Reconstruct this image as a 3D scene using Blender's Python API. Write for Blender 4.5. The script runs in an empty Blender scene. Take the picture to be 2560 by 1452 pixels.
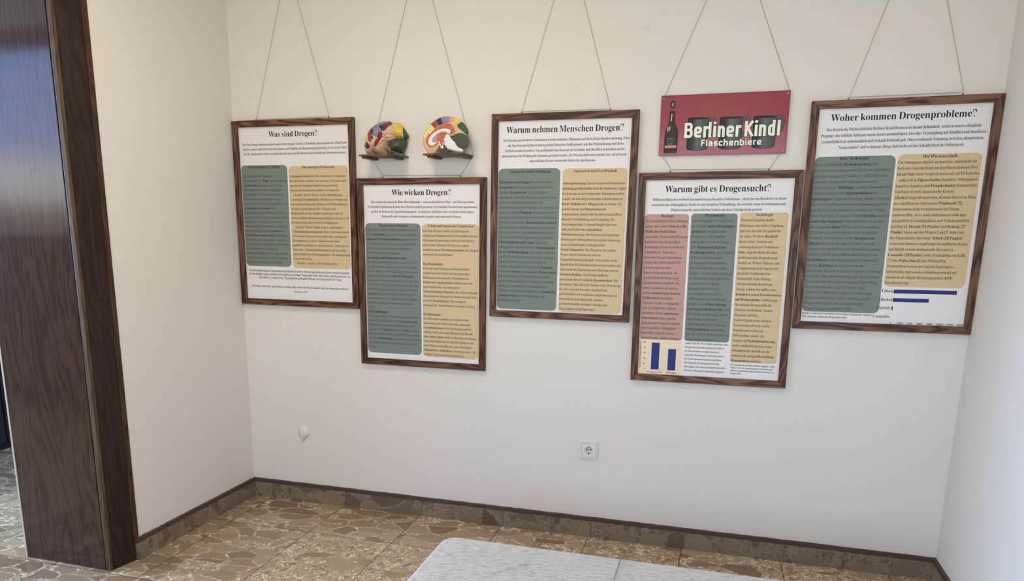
import bpy, bmesh, math, random
import numpy as np
from mathutils import Vector, Matrix
R = math.radians
scene = bpy.context.scene
C = scene.collection

def lin(*c):
    return tuple(((v/255)/12.92 if v/255 <= .04045 else ((v/255+.055)/1.055)**2.4) for v in c)+(1,)

# ------------------------------------------------------------------ camera, sky, lights, exposure
cam_d = bpy.data.cameras.new('camera'); cam = bpy.data.objects.new('camera', cam_d); C.objects.link(cam)
FPX, CX, CY = 1882.4753, 1280-64.8912, 726+253.9262
cam_d.sensor_fit = 'HORIZONTAL'; cam_d.sensor_width = 36; cam_d.lens = FPX/2560*36
cam_d.shift_x = (1280-CX)/2560; cam_d.shift_y = (CY-726)/2560
cam_d.clip_start = .05
cam.matrix_world = Matrix.Translation((2.3557, -3.4010, 1.4594)) @ (Matrix.Rotation(.3358, 4, 'Z') @ Matrix.Rotation(1.3531, 4, 'X') @ Matrix.Rotation(-.0408, 4, 'Y'))
scene.camera = cam
vs = scene.view_settings
vs.view_transform = 'Standard'; vs.look = 'None'; vs.gamma = 1; vs.use_curve_mapping = False
vs.exposure = 0.38
scene.cycles.use_denoising = True
scene.cycles.max_bounces = 8
scene.cycles.caustics_reflective = False; scene.cycles.caustics_refractive = False

world = bpy.data.worlds.new('sky'); scene.world = world; world.use_nodes = True
wt = world.node_tree; bg = wt.nodes['Background']
tc = wt.nodes.new('ShaderNodeTexCoord'); sp = wt.nodes.new('ShaderNodeSeparateXYZ'); rp = wt.nodes.new('ShaderNodeValToRGB')
wt.links.new(tc.outputs['Generated'], sp.inputs[0]); wt.links.new(sp.outputs['Z'], rp.inputs[0]); wt.links.new(rp.outputs[0], bg.inputs[0])
e = rp.color_ramp.elements
e[0].position = 0.0; e[0].color = (.18, .19, .18, 1); e[1].position = .5; e[1].color = (.16, .32, .80, 1)
for pos, col in ((.012, (.30, .31, .34, 1)), (.03, (.80, .82, .86, 1)), (.055, (.80, .85, .95, 1)), (.085, (.40, .55, .95, 1)), (.2, (.28, .46, .95, 1))):
    k = e.new(pos); k.color = col
bg.inputs[1].default_value = 4.8

def area(name, loc, rot, sx, sy, power, col, portal=False):
    d = bpy.data.lights.new(name, 'AREA'); d.shape = 'RECTANGLE'; d.size = sx; d.size_y = sy; d.energy = power; d.color = col
    o = bpy.data.objects.new(name, d); C.objects.link(o); o.location = loc; o.rotation_euler = rot
    if portal: d.cycles.is_portal = True
    return o

area('daylight_next_room', (-2.8, -3.17, 2.03), (R(90), 0, 0), 3.2, 1.42, 1, (1, 1, 1), True)
area('added_cool_fill', (-5.97, -1.9, 1.62), (R(90), 0, R(-90)), 2.1, 1.5, 520, (.45, .66, 1.0))  # added fill: cools and brightens the next room and the right wall
area('daylight_main_window', (2.15, -5.12, 1.68), (R(90), 0, 0), 1.6, 1.5, 46, (.88, .94, 1.0))
area('ceiling_lamp', (1.05, -1.45, 2.76), (0, 0, 0), .5, .5, 13.5, (1.0, .82, .62))


# ------------------------------------------------------------------ helpers
def tag(o, label=None, cat=None, group=None, kind=None):
    if label: o['label'] = label
    if cat: o['category'] = cat
    if group: o['group'] = group
    if kind: o['kind'] = kind
    return o
def empty(name, loc, rot=(0, 0, 0)):
    o = bpy.data.objects.new(name, None); o.empty_display_size = .1; o.location = loc; o.rotation_euler = rot; C.objects.link(o); return o
def link(name, me, mat, parent=None, smooth=False):
    o = bpy.data.objects.new(name, me); C.objects.link(o)
    if mat is not None: me.materials.append(mat)
    if smooth:
        for p in me.polygons: p.use_smooth = True
    if parent: o.parent = parent
    return o
def obj(name, bm, mat, parent=None, smooth=False):
    me = bpy.data.meshes.new(name); bmesh.ops.recalc_face_normals(bm, faces=bm.faces[:]); bm.to_mesh(me); bm.free()
    return link(name, me, mat, parent, smooth)
def pyobj(name, V, F, mat, parent=None, smooth=False):
    me = bpy.data.meshes.new(name); me.from_pydata([tuple(map(float, v)) for v in V], [], [tuple(map(int, f)) for f in F]); me.update()
    return link(name, me, mat, parent, smooth)
def bevel(o, w, seg=2):
    m = o.modifiers.new('bevel', 'BEVEL'); m.width = w; m.segments = seg; m.limit_method = 'ANGLE'; m.angle_limit = R(40); return o
def abox(bm, x0, x1, y0, y1, z0, z1):
    v = [bm.verts.new(p) for p in ((x0, y0, z0), (x1, y0, z0), (x1, y1, z0), (x0, y1, z0), (x0, y0, z1), (x1, y0, z1), (x1, y1, z1), (x0, y1, z1))]
    for f in ((0, 3, 2, 1), (4, 5, 6, 7), (0, 1, 5, 4), (1, 2, 6, 5), (2, 3, 7, 6), (3, 0, 4, 7)): bm.faces.new([v[i] for i in f])
def box(name, x0, x1, y0, y1, z0, z1, mat, parent=None, bev=0):
    bm = bmesh.new(); abox(bm, x0, x1, y0, y1, z0, z1); o = obj(name, bm, mat, parent)
    if bev: bevel(o, bev)
    return o
def prism(name, pts, z0, z1, mat, parent=None):
    bm = bmesh.new(); a = [bm.verts.new((x, y, z0)) for x, y in pts]; b = [bm.verts.new((x, y, z1)) for x, y in pts]; n = len(pts)
    bm.faces.new(a[::-1]); bm.faces.new(b)
    for i in range(n): bm.faces.new((a[i], a[(i+1) % n], b[(i+1) % n], b[i]))
    return obj(name, bm, mat, parent)
def tube(bm, pts, r, seg=6, closed=False):
    P = [Vector(p) for p in pts]; n = len(P); rings = []
    for i in range(n):
        a = P[(i-1) % n] if (closed or i > 0) else P[i]; b = P[(i+1) % n] if (closed or i < n-1) else P[i]
        t = (b-a).normalized(); u = t.cross(Vector((0, 1, 0)))
        if u.length < 1e-4: u = t.cross(Vector((1, 0, 0)))
        u.normalize(); w = t.cross(u)
        rings.append([bm.verts.new(P[i]+(u*math.cos(2*math.pi*k/seg)+w*math.sin(2*math.pi*k/seg))*r) for k in range(seg)])
    for i in range(n if closed else n-1):
        A, B = rings[i], rings[(i+1) % n]
        for k in range(seg): bm.faces.new((A[k], A[(k+1) % seg], B[(k+1) % seg], B[k]))
    if not closed: bm.faces.new(rings[0][::-1]); bm.faces.new(rings[-1])
def lathe(bm, prof, seg=32, axis='y', c=(0, 0, 0)):
    rings = []
    for r, h in prof:
        ring = []
        for k in range(seg):
            a = 2*math.pi*k/seg
            p = (c[0]+r*math.cos(a), c[1]+h, c[2]+r*math.sin(a)) if axis == 'y' else (c[0]+r*math.cos(a), c[1]+r*math.sin(a), c[2]+h)
            ring.append(bm.verts.new(p))
        rings.append(ring)
    for A, B in zip(rings, rings[1:]):
        for k in range(seg): bm.faces.new((A[k], A[(k+1) % seg], B[(k+1) % seg], B[k]))
    bm.faces.new(rings[0]); bm.faces.new(rings[-1][::-1])

# ------------------------------------------------------------------ materials
def mat(name, col, rough=.5, spec=.5, metal=0):
    m = bpy.data.materials.new(name); m.use_nodes = True; b = m.node_tree.nodes['Principled BSDF']
    b.inputs['Base Color'].default_value = col; b.inputs['Roughness'].default_value = rough
    b.inputs['Specular IOR Level'].default_value = spec; b.inputs['Metallic'].default_value = metal
    return m
class NT:
    def __init__(s, m): s.t = m.node_tree; s.b = s.t.nodes['Principled BSDF']
    def n(s, typ, **kw):
        x = s.t.nodes.new('ShaderNode'+typ)
        for k, v in kw.items(): setattr(x, k, v)
        return x
    def l(s, a, b): s.t.links.new(a, b)
    def math(s, op, a, b=None, c=None):
        x = s.n('Math', operation=op)
        for i, v in enumerate((a, b, c)):
            if v is None: continue
            if isinstance(v, (int, float)): x.inputs[i].default_value = v
            else: s.l(v, x.inputs[i])
        return x.outputs[0]
    def coord(s, which='Object'): return s.n('TexCoord').outputs[which]
    def mapping(s, vec, scale=(1, 1, 1), loc=(0, 0, 0)):
        m = s.n('Mapping'); s.l(vec, m.inputs[0]); m.inputs['Scale'].default_value = scale; m.inputs['Location'].default_value = loc; return m.outputs[0]
    def noise(s, vec, scale, detail=3, rough=.5, dist=0):
        x = s.n('TexNoise'); s.l(vec, x.inputs['Vector']); x.inputs['Scale'].default_value = scale; x.inputs['Detail'].default_value = detail
        x.inputs['Roughness'].default_value = rough; x.inputs['Distortion'].default_value = dist; return x
    def ramp(s, fac, stops):
        x = s.n('ValToRGB'); s.l(fac, x.inputs[0]); el = x.color_ramp.elements
        el[0].position, el[0].color = stops[0]; el[1].position, el[1].color = stops[-1]
        for p, c in stops[1:-1]:
            k = el.new(p); k.color = c
        return x.outputs[0]
    def mix(s, fac, a, b, blend='MIX'):
        x = s.n('Mix', data_type='RGBA', blend_type=blend)
        for sock, v in ((x.inputs[0], fac), (x.inputs[6], a), (x.inputs[7], b)):
            if isinstance(v, (int, float)): sock.default_value = v
            elif isinstance(v, tuple): sock.default_value = v
            else: s.l(v, sock)
        return x.outputs[2]
    def bump(s, h, strength, dist):
        x = s.n('Bump'); s.l(h, x.inputs['Height']); x.inputs['Strength'].default_value = strength; x.inputs['Distance'].default_value = dist
        s.l(x.outputs[0], s.b.inputs['Normal'])

def plaster(name, col):
    m = mat(name, col, .85, .25); t = NT(m); v = t.coord()
    n1 = t.noise(v, 1.3, 3, .5); n2 = t.noise(v, 38, 4, .6); n3 = t.noise(v, 7, 2, .5)
    dk = tuple(c*.965 for c in col[:3])+(1,)
    t.l(t.mix(n1.outputs[0], col, dk), t.b.inputs['Base Color'])
    h = t.math('ADD', t.math('MULTIPLY', n2.outputs[0], .25), t.math('MULTIPLY', n3.outputs[0], 1.0))
    t.bump(h, .35, .004)
    return m
M = {}
M['wall'] = plaster('plaster_white', lin(*(226, 221, 211)))
M['ceiling'] = mat('ceiling_white', lin(236, 233, 226), .9, .2)

def stone(name, floor):
    m = mat(name, lin(150, 125, 95), .22 if floor else .45, .5); t = NT(m); v = t.coord()
    s = t.n('SeparateXYZ'); t.l(v, s.inputs[0]); x, y, z = s.outputs
    if floor:
        ux = t.math('DIVIDE', t.math('SUBTRACT', x, .111), .4345); uy = t.math('DIVIDE', t.math('ADD', y, .375), .655)
    else:
        ux = t.math('DIVIDE', t.math('ADD', t.math('SUBTRACT', x, .11), y), .4345); uy = t.math('MULTIPLY', z, 0.0)
    fx, fy = t.math('FLOOR', ux), t.math('FLOOR', uy)
    cb = t.n('CombineXYZ'); t.l(fx, cb.inputs[0]); t.l(fy, cb.inputs[1])
    wn = t.n('TexWhiteNoise', noise_dimensions='3D'); t.l(cb.outputs[0], wn.inputs['Vector'])
    off = t.n('VectorMath', operation='MULTIPLY_ADD'); t.l(wn.outputs['Color'], off.inputs[0]); off.inputs[1].default_value = (7, 7, 7); t.l(v, off.inputs[2])
    warp = t.noise(off.outputs[0], 5.5, 2, .5)
    wv = t.n('VectorMath', operation='MULTIPLY_ADD'); t.l(warp.outputs['Color'], wv.inputs[0]); wv.inputs[1].default_value = (.07, .06, .06); t.l(off.outputs[0], wv.inputs[2])
    def cells(scale, seedscale):
        mp = t.mapping(wv.outputs[0], seedscale)
        a = t.n('TexVoronoi', feature='DISTANCE_TO_EDGE'); b = t.n('TexVoronoi', feature='F1')
        for q in (a, b): t.l(mp, q.inputs['Vector']); q.inputs['Scale'].default_value = scale; q.inputs['Randomness'].default_value = 1
        sc = t.n('SeparateColor'); t.l(b.outputs['Color'], sc.inputs[0])
        return a.outputs['Distance'], sc.outputs
    dB, cB = cells(10.5, (.7, 1.3, 1)); dM, cM = cells(34, (1, 1, 1)); dS, cS = cells(85, (1, 1, 1))
    def step(v_, lo, hi):
        q = t.n('MapRange', interpolation_type='SMOOTHSTEP'); t.l(v_, q.inputs[0]); q.inputs[1].default_value = lo; q.inputs[2].default_value = hi; return q.outputs[0]
    row1 = t.math('MULTIPLY', t.math('LESS_THAN', fy, -.5), t.math('GREATER_THAN', fx, .5)); row0 = t.math('MULTIPLY', t.math('GREATER_THAN', fy, -.5), t.math('GREATER_THAN', fx, 2.5))
    tilefine = t.math('MAXIMUM', t.math('MAXIMUM', t.math('MULTIPLY', step(wn.outputs['Value'], .78, .8), .9), row1), t.math('MULTIPLY', row0, .62))
    bigprob = t.math('SUBTRACT', .88, t.math('MULTIPLY', tilefine, .78))
    isB = t.math('MULTIPLY', step(dB, .05, .062), t.math('LESS_THAN', cB[0], bigprob))
    isM = t.math('MULTIPLY', step(dM, .05, .09), t.math('LESS_THAN', cM[0], .5))
    isS = t.math('MULTIPLY', step(dS, .03, .08), t.math('LESS_THAN', cS[0], .84))
    fine = t.noise(v, 260, 3, .7); mid = t.noise(v, 16, 3, .6)
    if floor:
        st = ((0, lin(*FST[0])), (.5, lin(*FST[1])), (1, lin(*FST[2]))); mx = lin(*FST[3]); mx2 = lin(*FST[4])
    else:
        st = ((0, lin(88, 72, 58)), (.5, lin(126, 110, 92)), (1, lin(140, 126, 108))); mx = lin(150, 138, 120); mx2 = lin(122, 108, 92)
    big = t.ramp(cB[1], st); med = t.ramp(cM[1], st); sml = t.ramp(cS[1], st)
    base = t.mix(mid.outputs[0], mx, mx2)
    c = t.mix(t.math('MULTIPLY', isS, .9), base, sml)
    c = t.mix(t.math('MULTIPLY', isM, .85), c, med); c = t.mix(isB, c, big)
    c = t.mix(t.math('MULTIPLY', fine.outputs[0], .14), c, lin(110, 92, 74))
    c = t.mix(t.math('MULTIPLY', mid.outputs[0], .08), c, lin(128, 110, 86))
    # joints
    def joint(u, size, w):
        f = t.math('FRACT', u); d = t.math('MULTIPLY', t.math('MINIMUM', f, t.math('SUBTRACT', 1.0, f)), size)
        q = t.n('MapRange'); t.l(d, q.inputs[0]); q.inputs[1].default_value = w*.6; q.inputs[2].default_value = w; q.inputs[3].default_value = 1; q.inputs[4].default_value = 0
        return q.outputs[0]
    j = joint(ux, .4345, .0022)
    if floor: j = t.math('MAXIMUM', j, joint(uy, .655, .0022))
    c = t.mix(t.math('MULTIPLY', j, .9 if floor else .5), c, lin(62, 50, 44))
    t.l(c, t.b.inputs['Base Color'])
    rn = t.n('MapRange'); t.l(mid.outputs[0], rn.inputs[0]); rn.inputs[3].default_value = .16 if floor else .4; rn.inputs[4].default_value = .34 if floor else .55
    t.l(rn.outputs[0], t.b.inputs['Roughness'])
    t.bump(t.math('SUBTRACT', t.math('MULTIPLY', fine.outputs[0], .05), j), .4, .0015)
    return m
FST = ((134, 111, 87), (164, 139, 111), (182, 157, 128), (242, 224, 192), (226, 205, 170))
M['floor'] = stone('breccia_floor_tiles', True)
M['skirting'] = stone('breccia_skirting', False)
M['skirting_top'] = mat('brown_skirting_top', lin(78, 58, 52), .6)

def wood(name, c0, c1, c2, rough=.45, scale=1.0, axis='x', coat=0, vary=True):
    m = mat(name, c1, rough, .25); t = NT(m); v = t.coord()
    info = t.n('ObjectInfo'); off = t.n('VectorMath', operation='ADD'); t.l(v, off.inputs[0])
    cb = t.n('CombineXYZ'); r7 = t.math('MULTIPLY', info.outputs['Random'], 17.0)
    for i in range(3): t.l(r7, cb.inputs[i])
    t.l(cb.outputs[0], off.inputs[1])
    sc = {'x': (1.0, 9, 9), 'z': (9, 9, 1.0), 'y': (9, 1, 9)}[axis]
    mp = t.mapping(off.outputs[0], tuple(q*scale for q in sc))
    big = t.noise(mp, 2.2, 2, .5, .6)
    w = t.n('TexWave', wave_type='BANDS', bands_direction='DIAGONAL'); 
    wv = t.n('VectorMath', operation='MULTIPLY_ADD'); t.l(big.outputs['Color'], wv.inputs[0]); wv.inputs[1].default_value = (1.3, 1.3, 1.3); t.l(mp, wv.inputs[2])
    t.l(wv.outputs[0], w.inputs['Vector']); w.inputs['Scale'].default_value = 1.6; w.inputs['Distortion'].default_value = 2.5; w.inputs['Detail'].default_value = 2; w.inputs['Detail Scale'].default_value = 1.2
    fib = t.noise(t.mapping(off.outputs[0], tuple(q*scale for q in {'x': (6, 180, 180), 'z': (180, 180, 6), 'y': (180, 6, 180)}[axis])), 2.0, 3, .6)
    col = t.ramp(w.outputs['Color'], ((0, c0), (.45, c1), (1, c2)))
    col = t.mix(t.math('MULTIPLY', fib.outputs[0], .45), col, c0)
    if vary:
        br = t.math('ADD', .78, t.math('MULTIPLY', info.outputs['Random'], .4))
        hs = t.n('HueSaturation'); t.l(col, hs.inputs['Color']); t.l(br, hs.inputs['Value']); col = hs.outputs[0]
    t.l(col, t.b.inputs['Base Color'])
    t.bump(fib.outputs[0], .15, .0008)
    if coat: t.b.inputs['Coat Weight'].default_value = coat; t.b.inputs['Coat Roughness'].default_value = .09; t.b.inputs['Coat IOR'].default_value = 1.5
    return m
M['frame'] = wood('stained_oak', lin(*((64, 39, 27), (102, 69, 49), (128, 93, 68))[0]), lin(*((64, 39, 27), (102, 69, 49), (128, 93, 68))[1]), lin(*((64, 39, 27), (102, 69, 49), (128, 93, 68))[2]))
M['shelf'] = wood('walnut_board', lin(74, 54, 44), lin(98, 74, 60), lin(116, 90, 74), .45, 2.0, vary=False)
M['lining'] = wood('varnished_mahogany', lin(54, 36, 25), lin(70, 48, 33), lin(80, 55, 38), .3, .8, 'z', coat=1.0, vary=False)
M['lining'].node_tree.nodes['Principled BSDF'].inputs['Specular IOR Level'].default_value = 0
M['casing'] = wood('dark_casing', lin(38, 27, 23), lin(46, 33, 28), lin(54, 40, 33), .55, .8, 'z', vary=False)
M['casing_edge_lit'] = wood('casing_edge_lit', lin(74, 54, 37), lin(92, 69, 47), lin(104, 80, 56), .5, .8, 'z', vary=False)  # lighter copy of the casing wood, window light painted into the colour
M['casing_red'] = wood('casing_bead', lin(58, 36, 28), lin(72, 46, 36), lin(82, 54, 42), .5, .8, 'z', vary=False)
M['pale_edge'] = mat('pale_edge', lin(200, 185, 155), .5)
M['cabinet'] = wood('very_dark_wood', lin(22, 14, 11), lin(30, 19, 15), lin(36, 24, 19), .85, .6, 'z', vary=False)
M['paper'] = mat('poster_paper', lin(*(230, 226, 222)), .55, .3)
for k, c in {'green': (120, 131, 122), 'tan': (211, 187, 145), 'pink': (190, 150, 136), 'cream': (236, 218, 184)}.items(): M[k] = mat('printed_'+k, lin(*c), .55, .3)
M['ink'] = mat('printed_black_ink', lin(34, 30, 36), .6, .3)
M['ink_soft'] = mat('printed_grey_ink', lin(88, 80, 80), .6, .3)
M['ink_blue'] = mat('printed_navy_blue', lin(40, 50, 118), .55, .3)
M['hair_line'] = mat('printed_hairline', lin(205, 190, 160), .6, .2)
M['back'] = mat('backing_board', lin(150, 125, 95), .8, .2)
M['cord'] = mat('jute_twine', lin(176, 160, 136), .9, .1)
M['brass'] = mat('dull_brass', lin(120, 100, 60), .35, .5, 1)

# ------------------------------------------------------------------ setting
H_ROOM = 2.8; LW = -.0167
XR = 3.327; YF = -5.2; XL = -6.0; YB2 = 1.6
def st(o): return tag(o, kind='structure')
PLAN = [(-6.1, -3.3), (-.49, -3.3), (-.49, -5.3), (3.48, -5.3), (3.48, .1), (-.1, .1), (-.1, 1.7), (-6.1, 1.7)]
st(prism('floor', PLAN, -.1, 0, M['floor']))
st(prism('ceiling', PLAN, H_ROOM, H_ROOM+.1, M['ceiling']))
st(box('wall_back', -.02, XR+.2, 0, .2, 0, H_ROOM, M['wall']))
st(box('wall_right', XR, XR+.2, YF, .1, 0, H_ROOM, M['wall']))
XW = -.485
st(prism('wall_left', [(0, .2), (0, 0), (-.0147, -.872), (XW, -.872), (XW, .2)], 0, H_ROOM, M['wall']))
st(box('wall_left_near', XW, -.03, YF, -3.0, 0, H_ROOM, M['wall']))
st(box('wall_left_header', XW, -.03, -3.0, -.872, 2.45, H_ROOM, M['wall']))
st(box('wall_far', XL, XW, YB2, YB2+.1, 0, H_ROOM, M['wall']))
YN = -3.2
bm = bmesh.new()
for q in ((YN, -3.0, 0, H_ROOM), (-3.0, -.8, 0, .8), (-3.0, -.8, 2.45, H_ROOM), (-.8, YB2, 0, H_ROOM)): abox(bm, XL-.1, XL, *q)
st(obj('wall_end', bm, M['wall']))
bm = bmesh.new()
for y in (-3.0, -1.93, -.86): abox(bm, XL-.09, XL-.02, y, y+.06, .8, 2.45)
for z in (.8, 2.39): abox(bm, XL-.09, XL-.02, -3.0, -.8, z, z+.06)
added_window_bm = bm
def wall_front(name, x0, x1, holes, YF):
    bm = bmesh.new(); cur = x0
    for a, b, z0, z1 in holes:
        abox(bm, cur, a, YF-.1, YF, 0, H_ROOM); abox(bm, a, b, YF-.1, YF, 0, z0); abox(bm, a, b, YF-.1, YF, z1, H_ROOM); cur = b
    abox(bm, cur, x1, YF-.1, YF, 0, H_ROOM)
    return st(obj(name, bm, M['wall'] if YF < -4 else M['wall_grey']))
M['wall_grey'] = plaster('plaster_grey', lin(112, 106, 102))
WIN = [(-4.4, -1.2, 1.32, 2.74), (1.3, 3.0, .9, 2.45)]
wall_front('wall_front', XW, XR, WIN[1:], YF)
wall_front('wall_near', XL, XW, WIN[:1], YN)
M['window_paint'] = mat('window_paint', lin(120, 124, 138), .4)
for i, (a, b, z0, z1) in enumerate(WIN):
    YW = YN if i == 0 else YF
    bm = bmesh.new()
    for x in (a, a+.9 if i == 0 else (a+b)/2-.03, b-.06): abox(bm, x, x+.06, YW-.09, YW-.02, z0, z1)
    for z in (z0, z1-.06) + ((1.29,) if i == 0 else ()): abox(bm, a, b, YW-.09, YW-.02, z, z+.06)
    st(obj('window_%d' % (i+1), bm, M['window_paint']))
st(obj('window_3', added_window_bm, M['window_paint']))  # unseen window, added to go with the cool fill light
# skirting
SK, ST = .1, .012
b = box('baseboard_back', .0, XR, -ST, 0, 0, SK-.016, M['skirting']); st(b)
jag = random.Random(5)
def top_strip(name, p0, p1, nrm, parent):
    bm = bmesh.new(); n = 110; rows = []
    p0, p1, nrm = Vector(p0), Vector(p1), Vector(nrm)
    for i in range(n+1):
        q = p0.lerp(p1, i/n); zt = SK+jag.uniform(-.0012, .0012); zb = SK-.018+jag.uniform(-.0015, .001)
        f = q+nrm*(ST+.0012)
        rows.append([bm.verts.new((f.x, f.y, zb)), bm.verts.new((f.x, f.y, zt)), bm.verts.new((q.x, q.y, zt+.001)), bm.verts.new((q.x, q.y, zb))])
    for A, B in zip(rows, rows[1:]):
        for k in range(4): bm.faces.new((A[k], A[(k+1) % 4], B[(k+1) % 4], B[k]))
    bm.faces.new(rows[0]); bm.faces.new(rows[-1][::-1])
    o = obj(name, bm, M['skirting_top'], parent); return o
top_strip('top_strip', (0, 0, 0), (XR, 0, 0), (0, -1, 0), b)
bl = prism('baseboard_left', [(0, 0), (-.0150, -.885), (-.0150+ST, -.885), (ST, -ST), (ST, 0)], 0, SK-.016, M['skirting']); st(bl)
top_strip('top_strip', (0, 0, 0), (-.0148, -.885, 0), (1, 0, 0), bl)
br = box('baseboard_right', XR-ST, XR, -4.0, -ST, 0, SK-.016, M['skirting']); st(br)
top_strip('top_strip', (XR, 0, 0), (XR, -4.0, 0), (-1, 0, 0), br)
# doorway lining on the end of the left wall
d1 = st(empty('door_1', (-.25, -1.0, 0)))
def dpart(name, x0, x1, y0, y1, z0, z1, m, lab=None):
    o = box(name, x0+.25, x1+.25, y0+1.0, y1+1.0, z0, z1, m, d1, .002)
    if lab: o['label'] = lab
    return o
dpart('lining_panel', -.496, -.067, -1.01, -.905, 0, 2.45, M['lining'], 'wide glossy reddish brown wood panel')
dpart('edge_strip', -.508, -.4965, -1.008, -.91, 0, 2.45, M['pale_edge'], 'thin pale strip')
dpart('casing_core', -.0665, -.055, -.995, -.91, 0, 2.45, M['casing'])
def dprism(name, pts, m, lab):
    o = prism(name, [(x+.25, y+1.0) for x, y in pts], 0, 2.45, m, d1); o['label'] = lab
dpart('casing_front', -.0585, -.0378, -1.014, -.996, 0, 2.45, M['casing_edge_lit'], 'front edge of the casing, window light painted in as lighter brown')
dprism('casing_side', [(-.0545, -.9955), (-.0375, -.9955), (-.0185, -.889), (-.0545, -.889)], M['casing'], 'dark brown casing face')
dprism('casing_bead', [(-.030, -.8885), (-.0165, -.8885), (-.0095, -.868), (-.030, -.868)], M['casing_red'], 'narrow reddish bead against the white wall')
# dark cabinet in the next room
cb_ = tag(empty('cabinet', (-2.4, .3, 0)), 'dark brown cabinet in the next room, past the wooden door lining at the left edge', 'cabinet')
box('body', -.42, .37, -.9, .75, 0.05, 2.1, M['cabinet'], cb_, .004)
box('plinth', -.40, .36, -.88, .73, 0, .05, M['cabinet'], cb_)
for y0, y1 in ((-.895, -.08), (-.07, .745)):
    d = box('door', .3705, .39, y0, y1, .05, 2.08, M['cabinet'], cb_, .003)
    yk = y1-.05 if y0 < -.5 else y0+.05
    bm = bmesh.new(); lathe(bm, [(.003, 0), (.009, .008), (.014, .016), (.012, .024), (.004, .027)], 16, 'z', (0, 0, 0)); k = obj('knob', bm, M['brass'], d, True)
    k.location = (.39, yk, 1.05); k.rotation_euler = (0, R(90), 0)

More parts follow.
